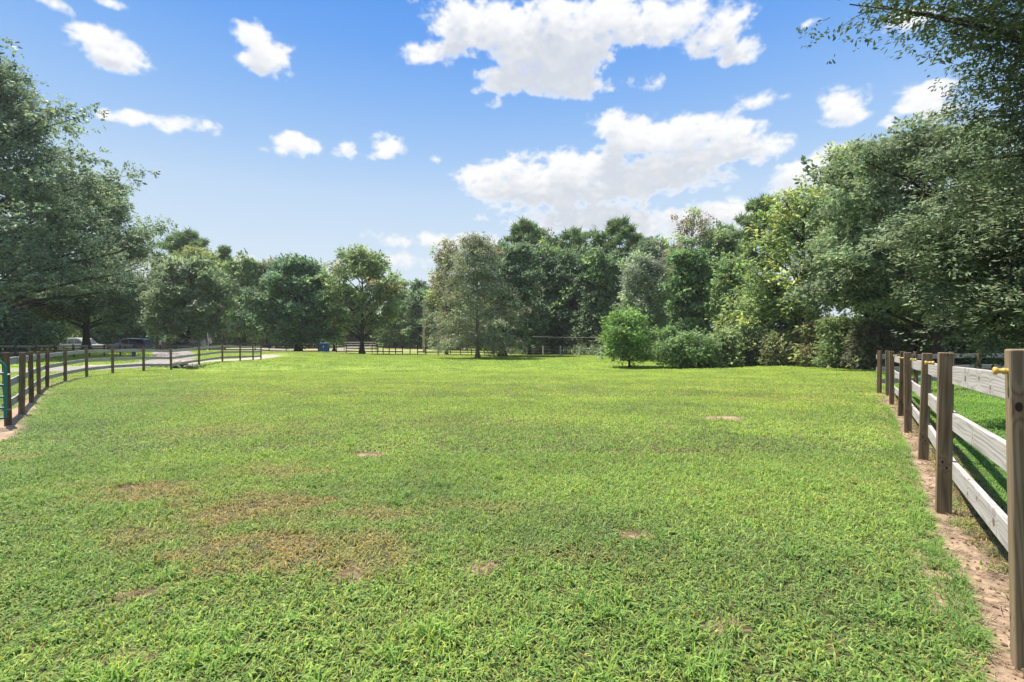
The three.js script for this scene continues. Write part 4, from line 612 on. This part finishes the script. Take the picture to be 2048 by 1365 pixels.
{
  const d = 57, x = wx(417, d), y = land(x, -d), top = wy(666, d) - y, T = thing('flag', 'small red white and blue striped flag hanging on a white pole', 'flag', [x, y, -d]);
  const pg = new THREE.CylinderGeometry(.03, .035, top, 8); pg.translate(0, top / 2, 0); pg.rotateZ(.06); obj('pole', pg, std([.75, .75, .75], .5), T);
  const cv = document.createElement('canvas'); cv.width = 130; cv.height = 104; const c = cv.getContext('2d'); for (let i = 0; i < 13; i++) { c.fillStyle = i % 2 ? '#f2f2f2' : '#b3223c'; c.fillRect(0, i * 8, 130, 8); } c.fillStyle = '#2b3a72'; c.fillRect(0, 0, 52, 56); c.fillStyle = '#fff'; for (let i = 0; i < 30; i++) c.fillRect(4 + (i % 6) * 8, 5 + Math.floor(i / 6) * 10, 3, 3);
  const tex = new THREE.CanvasTexture(cv); tex.colorSpace = THREE.SRGBColorSpace;
  const g = new THREE.PlaneGeometry(1.5, .95, 24, 10), p = g.attributes.position; for (let i = 0; i < p.count; i++) { const u = (p.getX(i) + .75) / 1.5, v = p.getY(i); p.setXYZ(i, u * .42 + Math.sin(v * 3) * .03, v * .7 - u * .75, Math.sin(u * 15 + v * 2) * .07 * (.3 + u)); } g.computeVertexNormals();
  const f = obj('cloth', g, new THREE.MeshStandardMaterial({ map: tex, roughness: .85, side: THREE.DoubleSide }), T); f.position.set(-top * .06 + .06, top - .45, .02);
}
{
  const d = 74, x = wx(647.5, d), y = land(x, -d), h = wy(686.5, d) - y, T = thing('dumpster', 'blue bin behind the far fence right of the dense dark oak', 'bin', [x, y, -d]);
  const s = new THREE.Shape(); s.moveTo(-.62, .1); s.lineTo(.62, .1); s.lineTo(.70, h - .1); s.lineTo(-.70, h - .1); s.closePath(); const g = new THREE.ExtrudeGeometry(s, { depth: .9, bevelEnabled: true, bevelSize: .03, bevelThickness: .03, bevelSegments: 2 }); g.translate(0, 0, -.45);
  obj('body', g, std([.02, .13, .72], .5), T); const l = new RoundedBoxGeometry(1.52, .1, 1.08, 2, .03); l.translate(0, h - .04, 0); obj('lid', l, std([.03, .16, .78], .45), T);
  const w = new THREE.BoxGeometry(.16, .34, .012); w.translate(.1, h - .55, .49); obj('emblem', w, std([.7, .72, .75], .6), T); for (const k of [-.5, .5]) { const t = new THREE.CylinderGeometry(.1, .1, .08, 12); t.rotateZ(Math.PI / 2); t.translate(k, .1, .3); obj('wheel', t, std([.02, .02, .02], .8), T); }
}
[['white marker post by the thin pine', 'white', 320, [.65, .63, .6], 1.0], ['red topped marker post right of the white marker post', 'red', 327.5, [.45, .12, .09], .85]].forEach(([label, k, px, rgb, hh]) => {
  const d = 55, x = wx(px, d), y = land(x, -d), T = thing('marker_post', label, 'post', [x, y, -d]); const h = wy(681, d) - y; const g = new RoundedBoxGeometry(.2, h, .12, 2, .03); g.translate(0, h / 2, 0); obj('post', g, std(rgb, .7), T); const c = new RoundedBoxGeometry(.22, .14, .14, 2, .02); c.translate(0, h - .1, 0); obj('cap', c, std([.7, .7, .68], .6), T);
});
{ const d = 41, x = wx(267, d), y = land(x, -d), T = thing('utility_pedestal', 'short dark green utility pedestal by the driveway', 'utility box', [x, y, -d]); const h = wy(698, d) - y, g = new RoundedBoxGeometry(.24, h - .06, .2, 2, .04); g.translate(0, h / 2, 0); obj('housing', g, std([.02, .07, .05], .6), T); const c = new RoundedBoxGeometry(.27, .1, .23, 2, .03); c.translate(0, h - .05, 0); obj('cap', c, std([.025, .08, .06], .6), T); }
{ // white gate at the sandy track
  const d = 76, x0 = wx(757, d), y = land(x0, -d), T = thing('gate', 'small white rail gate beside the tall airy tree', 'gate', [x0, y, -d]), m = std([.7, .7, .68], .7), W = 8.5 / 1000 * d, h = wy(686, d) - y, bx = (w, hh, xx, yy, name) => { const g = new THREE.BoxGeometry(w, hh, .06); g.translate(xx, yy, 0); obj(name, g, m, T); };
  bx(.09, h, 0, h / 2, 'post'); bx(.09, h, W, h / 2, 'post'); for (const k of [.5, .7, .9]) bx(W - .1, .09, W / 2, h * k, 'rail');
  const T2 = thing('gate', 'long grey tube gate across the track left of the white gate', 'gate', [wx(688, 74), land(wx(688, 74), -74), -74]), L = wx(752, 74) - wx(688, 74), gm = std([.28, .28, .27], .5, { metalness: .4 });
  for (const hh of [1.42, 1.1, .8]) { const g = new THREE.CylinderGeometry(.035, .035, L, 8); g.rotateZ(Math.PI / 2); g.translate(L / 2, hh, 0); obj('gate_rail', g, gm, T2); } for (const xx of [0, L / 2, L]) { const g = new THREE.CylinderGeometry(.05, .05, 1.5, 8); g.translate(xx, .72, 0); obj('upright', g, gm, T2); }
}
function car(label, cat, pos, turn, paint, kind) {
  const T = thing(kind === 'pickup' ? 'pickup_truck' : 'parked_car', label, cat, pos, turn), body = new THREE.MeshPhysicalMaterial({ roughness: .35, metalness: .2, clearcoat: 1, clearcoatRoughness: .08 }); body.color.setRGB(...paint);
  const glass = new THREE.MeshPhysicalMaterial({ roughness: .08, metalness: 0, clearcoat: 1, specularIntensity: 1 }); glass.color.setRGB(.015, .018, .02); const rub = std([.018, .018, .018], .85), rim = std([.5, .5, .52], .35, { metalness: .8 });
  const ext = (pts, w, bev = .05) => { const s = new THREE.Shape(); pts.forEach(([a, b], i) => (i ? s.lineTo(a, b) : s.moveTo(a, b))); s.closePath(); const g = new THREE.ExtrudeGeometry(s, { depth: w - 2 * bev, bevelEnabled: true, bevelSize: bev, bevelThickness: bev, bevelSegments: 3, curveSegments: 8 }); g.translate(0, 0, -(w - 2 * bev) / 2); return g; };
  // front towards +x
  const low = kind === 'pickup' ? [[-2.75, .45], [-2.75, 1.08], [.1, 1.1], [1.1, 1.12], [2.45, 1.02], [2.7, .85], [2.7, .42], [-2.7, .40]] : [[-2.3, .45], [-2.36, .85], [-2.3, 1.05], [1.0, 1.06], [2.1, .93], [2.36, .78], [2.38, .42], [2.2, .32], [-2.2, .32]];
  const up = kind === 'pickup' ? [[-.95, 1.06], [-.85, 1.72], [-.6, 1.84], [.35, 1.84], [.6, 1.76], [1.15, 1.08]] : [[-2.26, 1.02], [-2.1, 1.62], [-1.85, 1.74], [-.2, 1.78], [.3, 1.70], [1.15, 1.04]];
  obj('body', ext(low, 1.88), body, T); obj('cabin', ext(up, 1.62, .07), body, T);
  const quad = (a) => { const gs = []; for (const s of [-1, 1]) { const sh = new THREE.Shape(); a.forEach(([p, q], i) => (i ? sh.lineTo(p, q) : sh.moveTo(p, q))); sh.closePath(); const g = new THREE.ExtrudeGeometry(sh, { depth: .012, bevelEnabled: false }); g.translate(0, 0, s > 0 ? .812 : -.824); gs.push(g); } return merged(gs); };
  const wins = kind === 'pickup' ? [[[-.78, 1.14], [-.72, 1.7], [-.18, 1.74], [-.18, 1.14]], [[-.1, 1.14], [-.1, 1.74], [.36, 1.74], [.88, 1.14]]] : [[[-2.02, 1.14], [-1.92, 1.6], [-1.3, 1.66], [-1.3, 1.14]], [[-1.22, 1.14], [-1.22, 1.66], [-.42, 1.69], [-.42, 1.14]], [[-.34, 1.14], [-.34, 1.69], [.22, 1.62], [.82, 1.14]]];
  for (const w of wins) obj('window', quad(w), glass, T);
  const ws = kind === 'pickup' ? [1.12, 1.1, .66, 1.72] : [1.18, 1.1, .40, 1.66]; const wg = new THREE.PlaneGeometry(1.4, Math.hypot(ws[0] - ws[2], ws[3] - ws[1])); wg.rotateY(Math.PI / 2); wg.rotateZ(Math.atan2(ws[0] - ws[2], ws[3] - ws[1])); wg.translate((ws[0] + ws[2]) / 2 + .085, (ws[1] + ws[3]) / 2 + .04, 0); obj('windscreen', wg, glass, T);
  for (const a of [-1.42, 1.45]) for (const s of [-1, 1]) { const t = new THREE.TorusGeometry(.27, .1, 10, 24); t.translate(a, .36, s * .86); const w = obj('wheel', t, rub, T); const h = new THREE.CylinderGeometry(.22, .22, .14, 16); h.rotateX(Math.PI / 2); h.translate(a, .36, s * .87); obj('rim', h, rim, w); }
  for (const s of [-1, 1]) { const g = new RoundedBoxGeometry(.12, .14, .36, 2, .03); g.translate(kind === 'pickup' ? 2.7 : 2.32, .86, s * .66); obj('headlight', g, std([.75, .75, .72], .2), T); const b = new RoundedBoxGeometry(.08, .2, .2, 2, .03); b.translate(kind === 'pickup' ? -2.78 : -2.36, .95, s * .74); obj('tail_light', b, std([.35, .02, .02], .3), T); }
}
const park = (px, d, low) => { const x = wx(px, d); return [x, wy(low, d), -d]; };
car('white parked sport utility car behind the oak trunk on the left', 'car', park(166, 61.5, 706), -.12, [.62, .63, .64], 'suv');
car('dark blue parked sport utility car facing left between the oak and the thin pine', 'car', park(257, 66, 705), Math.PI + .2, [.03, .05, .17], 'suv');
car('dark green parked car with a pale roof line under the round grey green tree', 'car', park(370, 66, 705), Math.PI + .1, [.05, .10, .08], 'suv');
car('white pickup truck on the road left of the utility pole', 'pickup', park(811, 140, 693), Math.PI - .75, [.7, .71, .72], 'pickup');

renderer.render(scene, camera);
